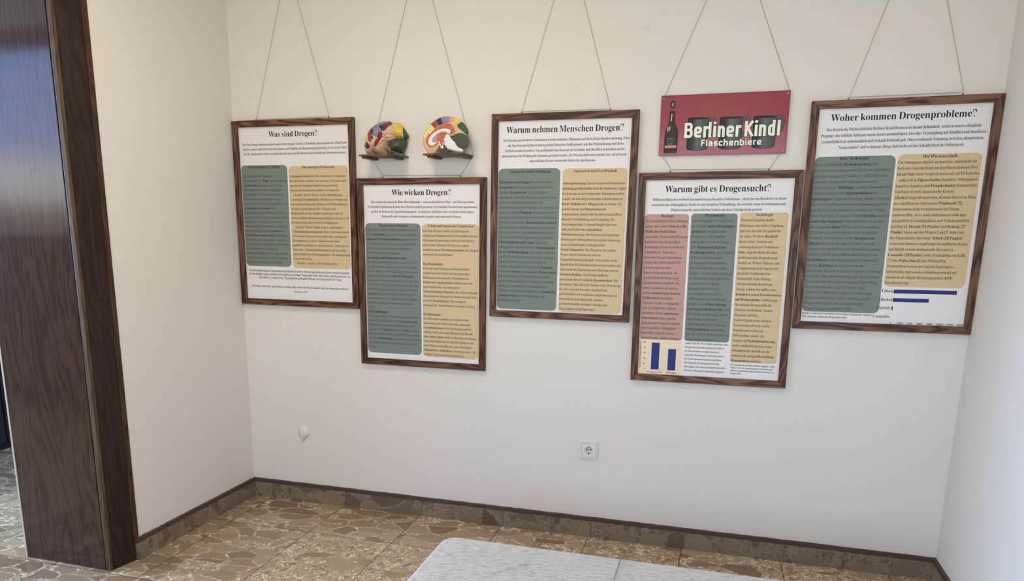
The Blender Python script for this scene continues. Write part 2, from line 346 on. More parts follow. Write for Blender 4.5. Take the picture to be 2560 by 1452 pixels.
# ------------------------------------------------------------------ lettering
GL = {"A":[437,[-9,0,-9,18,20,27,39,53,206,466,224,465,392,70,414,30,443,18,443,0,229,0,229,18,262,22,276,29,283,39,279,64,253,132,103,132,77,67,75,41,81,30,94,22,128,18,128,0],[113,161,242,161,177,319]],"B":[443,[16,0,16,17,59,29,73,58,75,369,72,404,64,422,48,434,15,439,15,455,262,454,328,441,371,414,393,375,396,351,389,313,381,297,353,271,287,247,367,219,385,206,410,173,416,153,418,116,412,89,392,54,345,19,278,2],[182,252,243,260,263,272,276,292,284,333,281,385,269,412,248,428,206,433,192,429,185,419],[222,24,266,34,287,56,300,103,298,166,283,201,263,218,235,228,182,231,183,50,193,31]],"C":[468,[257,-11,208,-6,151,13,101,46,63,91,38,147,28,194,28,262,43,323,64,364,102,409,139,435,180,453,226,464,271,465,309,459,388,435,408,443,419,465,437,465,437,308,420,308,392,364,356,407,324,429,290,441,237,440,212,430,191,413,161,359,146,277,146,179,163,103,196,52,219,36,247,27,298,25,338,35,368,50,404,79,428,106,447,89,409,45,365,14,314,-5]],"D":[496,[20,0,20,17,60,27,72,52,74,374,64,423,48,434,15,439,15,455,278,452,350,432,405,396,433,364,452,325,464,279,468,228,464,174,453,128,434,89,408,57,374,32,333,14,285,4],[222,24,253,27,279,37,302,53,319,75,343,139,351,229,343,318,319,382,301,404,279,420,253,430,223,433,202,431,190,423,182,385,183,53,192,32]],"E":[442,[14,0,14,17,50,22,65,33,75,78,73,397,62,425,44,435,16,439,16,455,399,455,399,320,383,320,374,361,363,383,331,412,295,424,249,430,203,429,187,419,183,393,183,246,224,249,254,264,273,291,288,345,304,345,304,118,287,118,276,175,255,204,223,219,183,222,183,67,188,40,206,29,265,29,313,39,345,53,371,75,393,105,411,143,430,143,402,0]],"F":[404,[15,0,15,17,59,30,73,60,75,375,65,420,49,431,14,439,14,455,394,455,394,320,377,320,355,385,336,406,317,418,285,427,230,431,195,428,184,417,182,247,220,250,250,265,270,292,284,347,302,347,302,118,285,118,271,178,251,206,220,220,182,224,182,75,186,46,206,25,257,17,257,0]],"G":[508,[268,-10,216,-6,155,13,104,45,65,90,39,146,29,194,29,263,44,324,65,365,93,399,139,435,180,454,225,464,270,465,311,459,390,436,406,443,419,465,437,465,437,308,420,308,393,363,357,406,322,430,291,441,239,440,214,430,193,413,163,359,148,278,146,202,154,135,180,67,209,34,233,20,275,13,308,16,328,27,340,51,342,135,337,159,321,175,275,182,275,198,500,198,500,182,463,175,450,160,446,29,357,0]],"H":[523,[15,0,15,17,50,24,65,35,75,81,73,400,59,427,16,439,16,455,242,455,242,439,201,431,186,412,182,251,342,251,338,412,323,431,282,439,282,455,507,455,507,439,473,432,458,421,449,379,451,58,458,37,468,27,507,17,507,0,282,0,282,17,321,25,332,34,339,49,342,221,262,221,182,221,185,50,202,26,242,17,242,0]],"I":[261,[13,0,13,17,57,30,73,54,75,309,75,394,70,417,55,432,13,439,13,455,244,455,244,439,199,430,190,421,183,401,183,77,192,36,209,25,246,17,246,0]],"J":[330,[109,-65,71,-61,34,-44,8,-17,-3,17,0,44,11,61,30,73,55,74,79,62,91,42,92,17,77,-19,84,-35,105,-40,126,-36,139,-25,145,-6,146,391,135,422,114,433,79,439,79,455,314,455,314,439,274,429,264,420,258,403,255,89,246,21,235,-5,198,-44,173,-56]],"K":[510,[16,0,16,17,51,24,66,35,75,81,73,400,59,427,17,439,17,455,242,455,242,439,202,431,186,412,183,234,327,380,345,404,349,418,345,427,326,436,291,439,291,455,486,455,486,439,431,428,381,395,271,285,466,43,490,23,519,17,519,0,281,0,281,17,322,21,332,28,333,40,199,214,183,198,184,57,198,29,242,17,242,0]],"L":[426,[15,0,15,17,50,24,65,35,75,81,73,401,59,428,16,439,16,455,250,455,250,439,201,431,189,419,183,401,182,83,186,44,200,31,234,28,288,32,323,43,370,80,409,154,427,154,402,0]],"M":[634,[14,0,14,17,48,24,65,35,75,79,74,402,69,418,59,429,15,439,15,455,185,455,317,142,449,455,617,455,617,439,585,431,570,420,560,378,562,55,576,26,617,17,617,0,396,0,396,17,438,28,453,56,455,399,288,0,270,0,105,389,107,55,113,37,123,27,169,17,169,0]],"N":[494,[403,-11,107,350,108,55,122,28,167,17,167,0,18,0,18,17,51,22,67,33,76,79,76,388,38,432,18,439,18,455,156,455,391,169,388,407,372,430,331,439,331,455,480,455,480,439,436,428,423,400,422,-11]],"O":[525,[261,-11,213,-6,169,7,120,36,87,66,60,103,41,145,30,191,28,240,34,288,50,332,73,371,103,405,139,432,181,452,228,464,278,466,325,459,368,444,406,421,439,390,465,354,485,312,496,265,498,215,491,167,476,123,453,84,422,50,386,23,344,3,298,-8],[265,12,292,15,315,26,335,42,351,66,372,133,379,228,371,321,348,389,310,430,286,440,260,443,233,440,210,430,190,413,174,389,152,322,145,228,153,135,177,67,215,26,238,16]],"P":[418,[15,0,15,17,50,24,65,35,75,81,73,400,59,427,16,439,16,455,271,453,326,444,366,422,394,391,408,350,406,305,385,259,355,232,314,214,262,206,182,206,185,50,202,26,242,17,242,0],[182,230,225,231,252,239,272,253,287,283,292,329,285,384,270,412,244,428,199,429,184,414]],"Q":[525,[378,-116,315,-108,287,-99,239,-71,202,-28,187,-1,141,21,93,59,63,96,42,140,30,189,28,240,34,288,50,332,73,371,103,405,139,432,181,452,228,464,278,466,325,459,368,444,406,421,439,390,465,354,485,312,496,265,498,208,492,170,473,117,442,71,416,45,385,24,330,0,352,-35,393,-69,445,-81,492,-73,495,-92,435,-110],[265,12,292,15,316,26,335,42,351,66,373,133,380,228,372,321,348,389,310,430,286,440,260,443,233,440,210,430,190,413,174,389,152,322,145,228,153,135,178,67,216,26,239,16]],"R":[473,[15,0,15,17,50,24,65,35,75,81,73,400,59,427,16,439,16,455,285,451,354,433,389,409,405,388,414,363,417,334,411,296,403,280,377,252,315,224,443,36,457,22,480,17,480,0,338,0,201,212,197,212,182,212,185,50,202,26,242,17,242,0],[182,234,228,235,258,243,280,258,294,281,303,323,299,378,284,407,259,425,212,431,195,426,186,417,182,392]],"S":[390,[43,-11,43,158,62,158,77,108,104,59,129,34,160,20,206,15,238,23,266,47,278,81,275,110,258,138,238,153,123,213,71,261,56,289,50,332,54,370,67,403,101,440,148,462,206,465,300,445,313,450,320,466,339,466,339,319,322,319,307,362,278,404,248,429,222,441,186,444,151,434,127,411,120,380,126,351,147,328,290,253,337,211,354,176,359,133,354,93,339,58,298,18,251,-3,171,-9,82,12,69,7,61,-11]],"T":[423,[92,0,92,17,123,21,142,31,155,64,156,433,112,429,73,410,41,367,29,318,11,318,11,455,410,455,410,317,394,317,381,368,357,404,319,426,263,433,265,56,280,27,328,17,328,0]],"U":[492,[248,-13,186,-7,152,3,114,29,89,66,74,135,71,400,57,427,15,439,15,455,240,455,240,439,196,429,182,404,182,112,193,68,209,45,232,29,275,22,326,31,346,41,376,76,390,127,390,400,376,426,328,439,328,455,474,455,474,439,436,425,424,398,422,156,412,92,398,58,380,32,341,5,290,-10]],"V":[428,[212,-13,39,392,16,427,-14,439,-14,455,211,455,211,439,179,436,160,428,153,404,259,143,354,402,347,428,329,436,299,439,299,455,442,455,442,439,412,430,389,398,230,-13]],"W":[611,[171,-11,28,404,13,430,-15,439,-15,455,181,455,181,439,155,435,144,426,141,398,223,153,301,353,275,422,261,433,229,439,229,455,439,455,439,439,404,432,396,423,393,407,474,166,549,403,540,429,503,439,503,455,624,455,624,439,597,424,580,392,446,-11,428,-11,316,309,190,-11]],"X":[471,[11,0,11,17,43,24,81,55,193,208,70,398,40,431,14,439,14,455,244,455,244,439,200,433,190,413,265,289,326,380,339,410,336,424,328,432,293,439,293,455,458,455,458,439,414,430,380,403,281,265,422,44,442,23,464,17,464,0,238,0,238,17,278,23,287,31,290,45,278,73,210,183,135,76,125,54,125,39,131,28,152,19,174,17,174,0]],"Y":[426,[101,0,101,17,141,26,156,44,160,72,161,179,38,402,18,427,-13,438,-13,455,207,455,207,438,167,432,157,423,156,411,248,226,337,372,348,399,348,415,341,426,320,436,295,438,295,455,439,455,439,438,412,427,389,402,268,203,271,50,288,26,328,17,328,0]],"Z":[442,[20,0,20,11,276,430,183,428,128,414,89,379,61,316,44,316,57,455,406,455,406,443,153,29,272,31,327,47,359,70,376,91,407,164,424,164,407,0]],"a":[344,[255,-10,232,-7,216,1,205,15,200,35,151,2,95,-9,57,-1,28,28,21,74,26,94,45,121,103,157,199,190,194,270,180,288,154,295,121,292,107,283,105,271,123,231,120,215,110,202,77,191,48,200,35,222,35,253,49,278,75,298,126,316,195,317,246,304,276,277,292,224,294,43,302,34,320,42,329,28,294,-1],[151,34,177,43,199,63,199,169,150,148,123,114,118,84,123,53,137,37]],"b":[361,[43,-11,43,403,37,428,8,439,8,455,138,455,138,279,165,303,209,318,254,313,290,294,318,261,336,218,342,166,337,118,327,85,306,48,278,19,252,3,213,-9,170,-8,137,5,105,28,53,-11],[183,14,213,23,232,49,242,95,245,160,242,213,231,251,212,273,184,280,155,270,138,242,141,45,156,22]],"c":[293,[156,-10,103,2,79,16,53,43,33,77,24,106,21,174,40,237,79,285,133,313,197,318,235,307,262,287,276,261,275,228,253,207,219,207,206,216,199,230,197,277,190,290,169,297,144,290,126,269,116,235,113,170,122,110,143,67,158,53,184,41,230,43,271,72,285,60,258,30,227,8,193,-6]],"d":[370,[140,-10,107,-5,78,10,53,35,35,66,23,104,19,147,32,228,45,256,68,286,96,306,120,315,146,318,179,313,207,297,223,280,221,415,209,432,176,439,176,455,319,455,319,64,326,38,353,28,353,11,294,6,223,-10,223,39,188,2],[171,28,202,41,223,76,222,246,203,272,174,281,147,273,130,250,121,210,118,153,120,98,130,58,146,36]],"e":[301,[154,-10,100,1,58,35,29,88,19,157,30,222,59,273,103,307,157,318,209,309,249,280,274,234,283,166,117,166,129,91,150,60,180,44,209,43,228,48,246,59,270,86,285,73,258,36,228,11,193,-5],[116,192,201,192,198,259,191,282,181,292,151,295,134,284,119,244]],"f":[214,[15,0,15,16,38,21,48,31,52,73,52,277,16,277,16,310,52,310,57,390,71,419,93,442,123,457,160,464,194,464,227,454,250,436,262,413,260,381,246,362,216,356,191,370,185,394,197,433,191,442,171,442,157,436,148,402,148,310,203,310,203,277,148,277,148,51,158,26,199,16,199,0]],"g":[327,[146,-140,89,-136,56,-126,33,-111,16,-88,15,-67,22,-52,35,-40,69,-26,49,-14,30,6,24,30,28,54,53,83,102,110,53,138,33,164,22,212,29,249,60,289,88,305,120,315,167,318,233,304,317,304,317,268,268,268,286,237,291,203,285,169,268,140,240,119,212,108,122,100,105,87,101,71,106,58,123,50,233,46,285,29,303,13,312,-9,316,-37,310,-70,282,-106,248,-125,203,-136],[157,124,178,130,190,146,199,211,190,276,178,292,157,297,137,292,124,276,114,211,124,146,137,130],[161,-116,205,-113,249,-97,262,-78,260,-51,249,-41,225,-35,97,-34,75,-62,79,-89,107,-109]],"h":[381,[18,0,18,16,38,20,47,28,52,56,52,409,44,431,19,440,19,455,148,455,148,267,179,298,229,318,281,312,309,292,325,258,329,237,332,38,341,22,363,16,363,0,202,0,202,16,219,19,228,26,235,56,234,241,225,264,203,271,173,262,148,235,149,42,158,22,180,16,180,0]],"i":[198,[101,362,81,366,65,376,54,393,50,412,54,432,65,449,81,460,101,463,120,460,137,449,147,432,151,412,147,393,136,376,120,366],[18,0,18,16,38,20,47,28,52,56,52,268,45,287,20,293,21,310,148,310,149,46,156,24,180,16,180,0]],"j":[210,[106,363,86,367,70,378,59,394,56,414,59,434,71,450,87,461,106,465,126,461,142,450,153,434,157,414,153,394,142,378,126,367],[36,-140,0,-135,-29,-120,-49,-97,-56,-70,-53,-53,-42,-37,-28,-30,-6,-30,15,-39,25,-58,24,-76,11,-102,14,-111,26,-117,45,-114,55,-107,61,-90,63,262,53,287,22,294,22,310,159,310,159,-21,155,-62,141,-94,118,-117,76,-136]],"k":[359,[17,0,17,16,38,21,47,28,52,56,52,408,45,431,20,439,21,455,148,455,148,169,241,267,242,285,230,291,206,293,206,310,345,310,345,293,317,288,291,274,222,209,349,30,376,16,376,0,211,0,211,16,234,20,238,37,163,147,148,134,149,42,158,22,180,16,180,0]],"l":[199,[18,0,18,16,38,20,47,28,52,56,52,408,45,431,20,439,20,455,148,455,149,46,156,24,180,16,180,0]],"m":[554,[18,0,18,16,38,20,47,28,52,56,51,267,41,288,19,294,19,310,146,310,146,265,188,305,237,318,268,315,292,304,310,286,320,261,364,304,403,317,455,312,482,292,492,277,502,237,505,42,514,22,536,16,536,0,377,0,377,16,396,20,407,35,410,96,407,246,397,266,377,271,349,263,324,237,325,42,335,22,356,16,356,0,199,0,199,16,218,20,228,32,232,76,230,241,222,264,199,271,170,262,146,235,147,42,156,22,177,16,177,0]],"n":[381,[18,0,18,16,38,20,47,28,52,56,51,267,41,288,19,294,19,310,148,310,148,267,190,306,229,318,281,312,309,292,325,258,329,237,332,38,341,22,363,16,363,0,202,0,202,16,219,19,228,26,235,56,234,241,225,264,203,271,173,262,148,235,149,42,158,22,180,16,180,0]],"o":[336,[169,-10,108,2,60,37,29,89,19,154,29,219,60,272,108,306,168,318,228,307,275,273,306,221,317,154,306,88,275,36,228,2],[169,11,193,18,210,43,217,81,220,154,210,263,196,288,169,299,144,292,128,271,120,227,117,154,120,82,127,43,144,18]],"p":[371,[17,-139,17,-124,36,-120,48,-108,52,-64,52,263,45,285,19,295,19,310,143,310,143,263,169,297,203,315,248,318,286,303,306,287,326,258,348,193,346,113,321,46,284,7,236,-10,204,-7,183,1,148,32,152,-99,164,-116,197,-123,197,-139],[195,28,222,36,239,59,249,99,253,154,248,220,238,255,220,274,199,278,171,267,148,235,148,69,167,38]],"q":[364,[175,-139,175,-123,208,-117,221,-102,224,29,187,0,154,-9,108,-5,66,21,40,56,24,101,20,156,31,214,63,270,93,297,120,310,159,319,192,317,225,304,257,281,309,320,320,320,320,-93,328,-116,354,-123,354,-139],[179,30,211,42,224,67,221,265,206,287,179,295,150,286,131,261,120,218,117,156,120,100,131,60,150,37]],"r":[287,[18,0,18,16,38,20,47,28,52,56,52,268,45,287,20,293,21,310,146,310,146,252,170,286,205,312,240,318,272,307,284,292,289,266,285,244,272,229,252,222,233,224,201,256,189,260,168,250,152,220,150,41,162,23,197,16,197,0]],"s":[288,[151,-10,73,9,60,4,51,-9,36,-9,36,105,53,105,75,52,93,33,119,18,146,15,171,21,187,37,192,58,187,78,172,95,90,139,54,169,38,206,41,250,65,291,98,312,147,319,213,305,223,308,230,319,244,319,244,222,228,222,206,266,174,291,156,296,130,294,116,286,106,271,106,248,115,232,227,167,245,146,255,119,255,72,235,25,194,-3]],"t":[228,[124,-9,76,2,62,16,53,36,48,71,48,279,20,279,20,300,88,369,129,424,144,424,144,310,208,310,208,279,144,279,146,60,154,44,168,40,189,49,206,75,222,66,205,33,182,9,155,-5]],"u":[375,[131,-10,84,1,65,17,53,41,46,84,44,268,35,287,11,294,11,310,142,310,142,66,153,44,177,36,205,43,228,66,227,265,216,288,189,294,189,310,324,310,324,59,333,37,360,30,360,13,300,7,228,-10,228,40,186,3,160,-7]],"v":[306,[142,-10,32,263,18,286,-3,293,-3,310,164,310,164,294,136,290,129,273,185,122,241,271,232,289,203,294,203,310,305,310,305,295,283,284,265,254,160,-10]],"w":[435,[122,-10,16,268,4,286,-11,293,-11,310,138,310,138,293,118,288,115,270,167,127,211,235,194,283,186,291,168,295,168,310,323,310,323,293,302,288,296,274,336,141,387,271,381,288,356,295,356,310,445,310,445,295,428,289,415,266,304,-10,289,-10,223,197,140,-10]],"x":[319,[5,0,5,15,48,41,123,136,38,270,19,288,4,293,4,310,169,310,169,294,147,291,140,279,183,206,234,276,227,290,201,294,201,310,311,310,311,296,290,287,268,270,198,184,296,30,306,19,319,15,319,0,155,0,155,16,180,20,185,33,138,114,85,37,92,20,118,15,118,0]],"y":[300,[52,-140,24,-134,3,-117,-6,-90,0,-60,22,-42,55,-43,72,-61,76,-94,92,-97,122,-60,140,-5,32,261,15,287,-5,293,-5,310,162,310,162,293,134,288,128,272,185,119,238,269,231,288,203,293,203,310,300,310,300,293,279,284,264,254,158,-35,133,-89,100,-128,81,-137]],"z":[293,[13,0,13,14,168,287,111,286,83,279,59,256,44,216,26,216,32,310,275,310,275,291,126,25,174,26,210,35,239,61,260,107,276,107,268,0]],"0":[375,[188,-7,121,5,91,24,66,51,48,84,35,125,23,241,35,357,48,397,66,430,91,456,121,474,189,486,229,482,264,469,292,448,314,419,331,384,343,341,353,240,343,139,331,97,314,61,292,32,263,11,229,-2],[188,37,213,44,234,78,244,137,248,240,244,344,234,402,213,435,189,443,172,439,157,429,142,402,132,344,127,240,132,137,142,78,157,50,171,40]],"1":[375,[65,0,65,36,132,37,146,45,152,58,154,416,103,361,72,346,56,348,40,359,28,396,94,422,179,482,254,482,256,61,262,44,274,37,343,36,343,0]],"2":[375,[24,0,24,69,143,191,187,245,215,299,226,363,223,405,212,427,191,443,166,445,139,434,126,416,116,380,112,329,70,335,44,348,30,371,26,402,35,430,70,463,129,483,209,484,254,475,278,463,306,440,325,399,327,357,314,318,291,281,254,237,87,74,259,76,289,96,305,141,345,141,341,0]],"3":[375,[163,-7,98,0,53,18,27,44,19,80,23,96,36,113,54,123,76,126,79,97,89,74,105,57,125,46,158,40,185,44,208,54,227,74,238,105,241,148,234,174,221,196,199,213,171,224,95,227,95,269,169,272,204,296,217,319,224,346,219,407,207,429,193,440,169,445,144,439,120,408,111,341,75,345,47,356,30,374,24,401,29,426,39,441,72,467,123,483,190,486,237,479,275,464,304,442,322,413,327,366,311,317,274,281,225,256,286,235,321,207,340,174,344,128,329,70,295,29,238,3]],"4":[375,[121,0,121,36,166,39,188,54,195,76,195,125,9,125,9,166,199,480,293,480,293,169,363,169,363,125,293,125,294,70,299,54,309,44,357,36,357,0],[56,169,195,169,199,416]],"5":[375,[165,-7,109,-2,70,11,44,31,29,59,28,86,35,103,54,116,81,121,90,79,111,52,141,41,181,44,204,56,219,72,231,96,236,128,231,192,219,216,200,233,156,247,112,245,71,235,40,247,62,480,316,480,319,357,281,357,271,393,255,405,105,406,94,281,168,291,205,289,253,277,293,256,313,235,328,211,337,181,336,108,324,75,306,48,282,27,248,9,210,-2]],"6":[375,[197,-7,150,-1,119,12,84,40,62,69,46,106,35,151,31,203,33,275,57,370,77,409,104,441,137,466,166,478,210,486,252,485,297,473,326,453,340,422,333,388,305,366,260,360,255,405,241,437,220,446,188,440,165,421,142,375,131,328,125,269,167,288,209,294,260,289,295,274,324,248,343,214,351,171,349,121,330,62,302,28,278,11,249,0],[199,38,227,48,243,71,252,109,254,162,248,205,238,228,219,247,188,253,159,245,133,229,125,221,125,198,134,121,147,81,170,48]],"7":[375,[111,0,289,406,97,404,78,387,70,338,30,338,33,480,353,480,353,447,168,0]],"8":[375,[183,-7,111,3,60,31,30,72,21,105,21,133,27,162,41,186,70,213,119,242,69,281,44,319,36,372,50,423,76,454,108,473,151,484,209,486,254,478,278,468,307,444,325,415,334,369,325,325,297,293,244,260,296,230,330,199,352,156,355,112,338,59,298,20,239,-2],[203,283,229,303,241,322,248,347,249,384,241,411,225,433,206,444,181,447,158,439,142,420,131,388,131,356,149,318],[187,32,218,37,241,55,257,82,262,124,256,146,239,170,164,216,138,194,119,166,112,137,112,101,119,76,137,50,156,38]],"9":[375,[152,-7,101,0,67,17,45,51,45,86,58,101,75,107,95,67,120,44,156,36,194,48,210,63,234,112,251,230,223,205,186,188,141,185,91,199,60,220,38,252,26,292,24,336,38,399,71,448,123,478,189,486,234,477,264,463,290,441,311,413,328,377,340,332,344,220,325,122,288,54,258,25,231,9,200,-2],[184,233,220,243,251,278,247,336,235,392,215,426,203,436,181,441,156,434,137,413,125,377,121,328,125,286,137,257,156,239]],"\u00df":[408,[46,-132,37,-125,40,214,47,298,60,345,89,402,115,430,146,451,202,466,247,465,279,458,305,444,328,417,335,393,332,354,321,327,299,298,264,274,231,264,231,259,311,241,334,229,360,204,376,172,380,148,373,87,359,61,334,34,303,14,267,0,230,-7,184,-6,154,1,130,19,135,34,168,75,175,73,186,43,203,24,227,17,256,25,274,42,287,66,298,119,291,179,268,211,226,229,152,235,152,257,184,261,212,271,235,288,253,310,268,358,261,401,244,422,212,435,177,435,152,424,122,388,111,341,117,-103]],".":[180,[89,-9,70,-5,58,4,48,36,58,68,70,77,89,81,109,77,122,68,132,36,122,4,109,-5]],",":[180,[28,-87,61,78,124,78,129,71,118,33,71,-87]],":":[180,[89,278,70,282,58,292,48,324,58,357,70,365,89,369,109,365,122,357,132,324,122,292,109,282],[89,-9,70,-5,58,4,48,36,58,68,70,77,89,81,109,77,122,68,132,36,122,4,109,-5]],";":[180,[88,278,69,282,56,292,47,324,56,357,69,365,88,369,108,365,121,357,130,324,121,292,108,282],[21,-87,55,78,118,78,123,71,112,33,65,-87]],"(":[201,[126,-106,81,-43,45,47,28,144,30,245,51,342,91,432,126,480,181,480,149,430,124,378,105,321,90,244,88,146,105,51,140,-40,181,-106]],")":[201,[21,-106,62,-40,85,13,101,70,113,146,111,244,97,321,61,413,20,480,76,480,120,415,156,323,173,225,171,124,151,28,110,-60,76,-106]],"-":[216,[27,154,27,206,189,206,189,154]],"%":[558,[131,185,89,195,58,225,39,273,33,336,39,400,56,447,87,476,131,486,175,476,206,447,225,400,232,336,226,273,207,225,176,195],[120,0,386,480,438,480,172,0],[131,228,154,234,170,255,179,289,183,336,179,384,170,418,154,438,131,445,109,438,94,417,85,384,82,336,85,289,94,255,109,235],[424,-7,382,3,352,33,333,81,326,144,332,208,350,255,380,284,424,294,468,284,499,255,519,208,525,144,519,81,501,33,469,3],[424,36,447,42,463,63,473,97,476,144,473,191,463,225,447,245,424,252,402,245,387,225,378,191,375,144,378,97,387,63,402,42]],"/":[250,[7,0,185,480,243,480,64,0]],"+":[384,[167,75,167,213,34,213,34,261,167,261,167,400,216,400,216,261,349,261,349,213,216,213,216,75]]}
SPACE = .135
def build_glyphs(offset, res):
    out = {}
    for ch, g in GL.items():
        cu = bpy.data.curves.new('glyph', 'CURVE'); cu.dimensions = '2D'; cu.fill_mode = 'FRONT'; cu.offset = offset
        for c in g[1:]:
            n = len(c)//2; s = cu.splines.new('POLY'); s.points.add(n-1); s.use_cyclic_u = True
            for i in range(n): s.points[i].co = (c[2*i]/1000, c[2*i+1]/1000, 0, 1)
        o = bpy.data.objects.new('glyph', cu); me = o.to_mesh()
        V = np.array([v.co[:] for v in me.vertices]).reshape(-1, 3); F = [tuple(p.vertices) for p in me.polygons]
        out[ch] = (V[:, :2], F, g[0]/1000); o.to_mesh_clear(); bpy.data.objects.remove(o); bpy.data.curves.remove(cu)
    def dots(base):
        V, F, a = out[base]; h = .47 if base.islower() else .60; cx = (V[:, 0].min()+V[:, 0].max())/2; r = .033; top = h-.03 if base.islower() else .53
        nv = [list(V)]; nf = list(F); k = len(V); pts = []
        for s in (-1, 1):
            for q in range(8): pts.append((cx+s*.075+r*math.cos(q*math.pi/4), top+r*math.sin(q*math.pi/4)))
        nf += [tuple(range(k, k+8)), tuple(range(k+8, k+16))]
        return (np.vstack([V, np.array(pts)]), nf, a)
    for b, u in (('a', 'ä'), ('o', 'ö'), ('u', 'ü'), ('A', 'Ä'), ('O', 'Ö'), ('U', 'Ü')): out[u] = dots(b)
    V, F, a = out[',']
    def rep(dx, dy, rot=False):
        W = V.copy()
        if rot: W = -W; W[:, 0] += V[:, 0].max()+V[:, 0].min()
        Q = [W+np.array((dx, dy)), W+np.array((dx+.11, dy))]
        return (np.vstack(Q), list(F)+[tuple(i+len(V) for i in f) for f in F], a+.12)
    out['„'] = rep(0, 0); out['”'] = rep(0, .39); out['“'] = rep(0, .40, True)
    out['–'] = (np.array([(.02, .13), (.36, .13), (.36, .165), (.02, .165)]), [(0, 1, 2, 3)], .38)
    out['-'] = (np.array([(.02, .125), (.19, .125), (.19, .17), (.02, .17)]), [(0, 1, 2, 3)], .21)
    # bold serif question mark
    pts = []; 
    for k in range(15):
        a_ = R(200-k*17); pts.append((.15+.115*math.cos(a_), .345+.105*math.sin(a_)))
    path = pts+[(.225, .25), (.165, .20), (.15, .145)]; wd = [.02+.035*min(1, i/9) if i < 12 else .055-.012*(i-12) for i in range(len(path))]
    A = [];B = []
    for i, p in enumerate(path):
        q0 = path[max(0, i-1)]; q1 = path[min(len(path)-1, i+1)]; dx, dy = q1[0]-q0[0], q1[1]-q0[1]; L = math.hypot(dx, dy); nx, ny = -dy/L, dx/L; w = wd[i]/2*1.1
        A.append((p[0]+nx*w, p[1]+ny*w)); B.append((p[0]-nx*w, p[1]-ny*w))
    n = len(path); VV = A+B; FF = [(i, i+1, n+i+1, n+i) for i in range(n-1)]
    for c_, r_ in (((.15, .03), .042), ((.055, .32), .032)):
        k = len(VV); VV += [(c_[0]+r_*math.cos(q*math.pi/5), c_[1]+r_*math.sin(q*math.pi/5)) for q in range(10)]; FF.append(tuple(range(k, k+10)))
    out['?'] = (np.array(VV), FF, .30)
    return out
BOLD = build_glyphs(0, 1); REG = BOLD
CAP = .455
def runs(s):
    bold = False; res = []
    for ch in s:
        if ch == '*': bold = not bold
        else: res.append((ch, bold))
    return res
def line_width(s):
    w = 0
    for ch, b in runs(s.lstrip('_')):
        w += SPACE if ch == ' ' else (BOLD if b else REG).get(ch, BOLD['-'])[2]*(1 if b else .9)
    return w
class Text:
    def __init__(s): s.V = {0: [], 1: []}; s.F = {0: [], 1: []}; s.n = {0: 0, 1: 0}
    def line(s, txt, x, z, sx, sz, align='l', rot=0):
        under = txt.startswith('_'); txt = txt.lstrip('_'); W = line_width(txt)*sx
        cx = 0 if align == 'l' else (-W/2 if align == 'c' else -W)
        def put(P): return P if not rot else np.stack([-P[:, 1], P[:, 0]], 1)
        x0 = cx
        for ch, b in runs(txt):
            if ch == ' ': cx += SPACE*sx; continue
            V, F, a = (BOLD if b else REG).get(ch, BOLD['-']); k = int(b); f = 1 if b else .9
            s.V[k].append(put(V*np.array((sx*f, sz))+np.array((cx, 0)))+np.array((x, z))); s.F[k] += [tuple(i+s.n[k] for i in q) for q in F]; s.n[k] += len(V); cx += a*sx*f
        if under:
            q = np.array([(x0, -.06*sz), (cx, -.06*sz), (cx, -.03*sz), (x0, -.03*sz)])+np.array((x, z)); s.V[1].append(q); s.F[1].append(tuple(range(s.n[1], s.n[1]+4))); s.n[1] += 4
    def make(s, name, y, parent, mats):
        V = []; F = []; mi = []; n = 0
        for k in (0, 1):
            if not s.n[k]: continue
            P = np.vstack(s.V[k]); V += [(a, y, b) for a, b in P]; F += [tuple(i+n for i in f) for f in s.F[k]]; mi += [k]*len(s.F[k]); n += len(P)
        o = pyobj(name, V, F, mats[0], parent); o.data.materials.append(mats[1])
        o.data.polygons.foreach_set('material_index', mi); return o
def column(tx, lines, first, last, width, em=None, align='l', fill=1.0):
    n = len(lines); dz = (last[1]-first[1])/max(1, n-1); pitch = abs(dz)
    sz = pitch*(em or 1.1); mw = max(line_width(l) for l in lines); sx = min(sz*1.5, width/mw*fill)
    for i, l in enumerate(lines):
        x = first[0]+(last[0]-first[0])*i/max(1, n-1); tx.line(l, x, first[1]+dz*i-.15*sz, sx, sz, align)

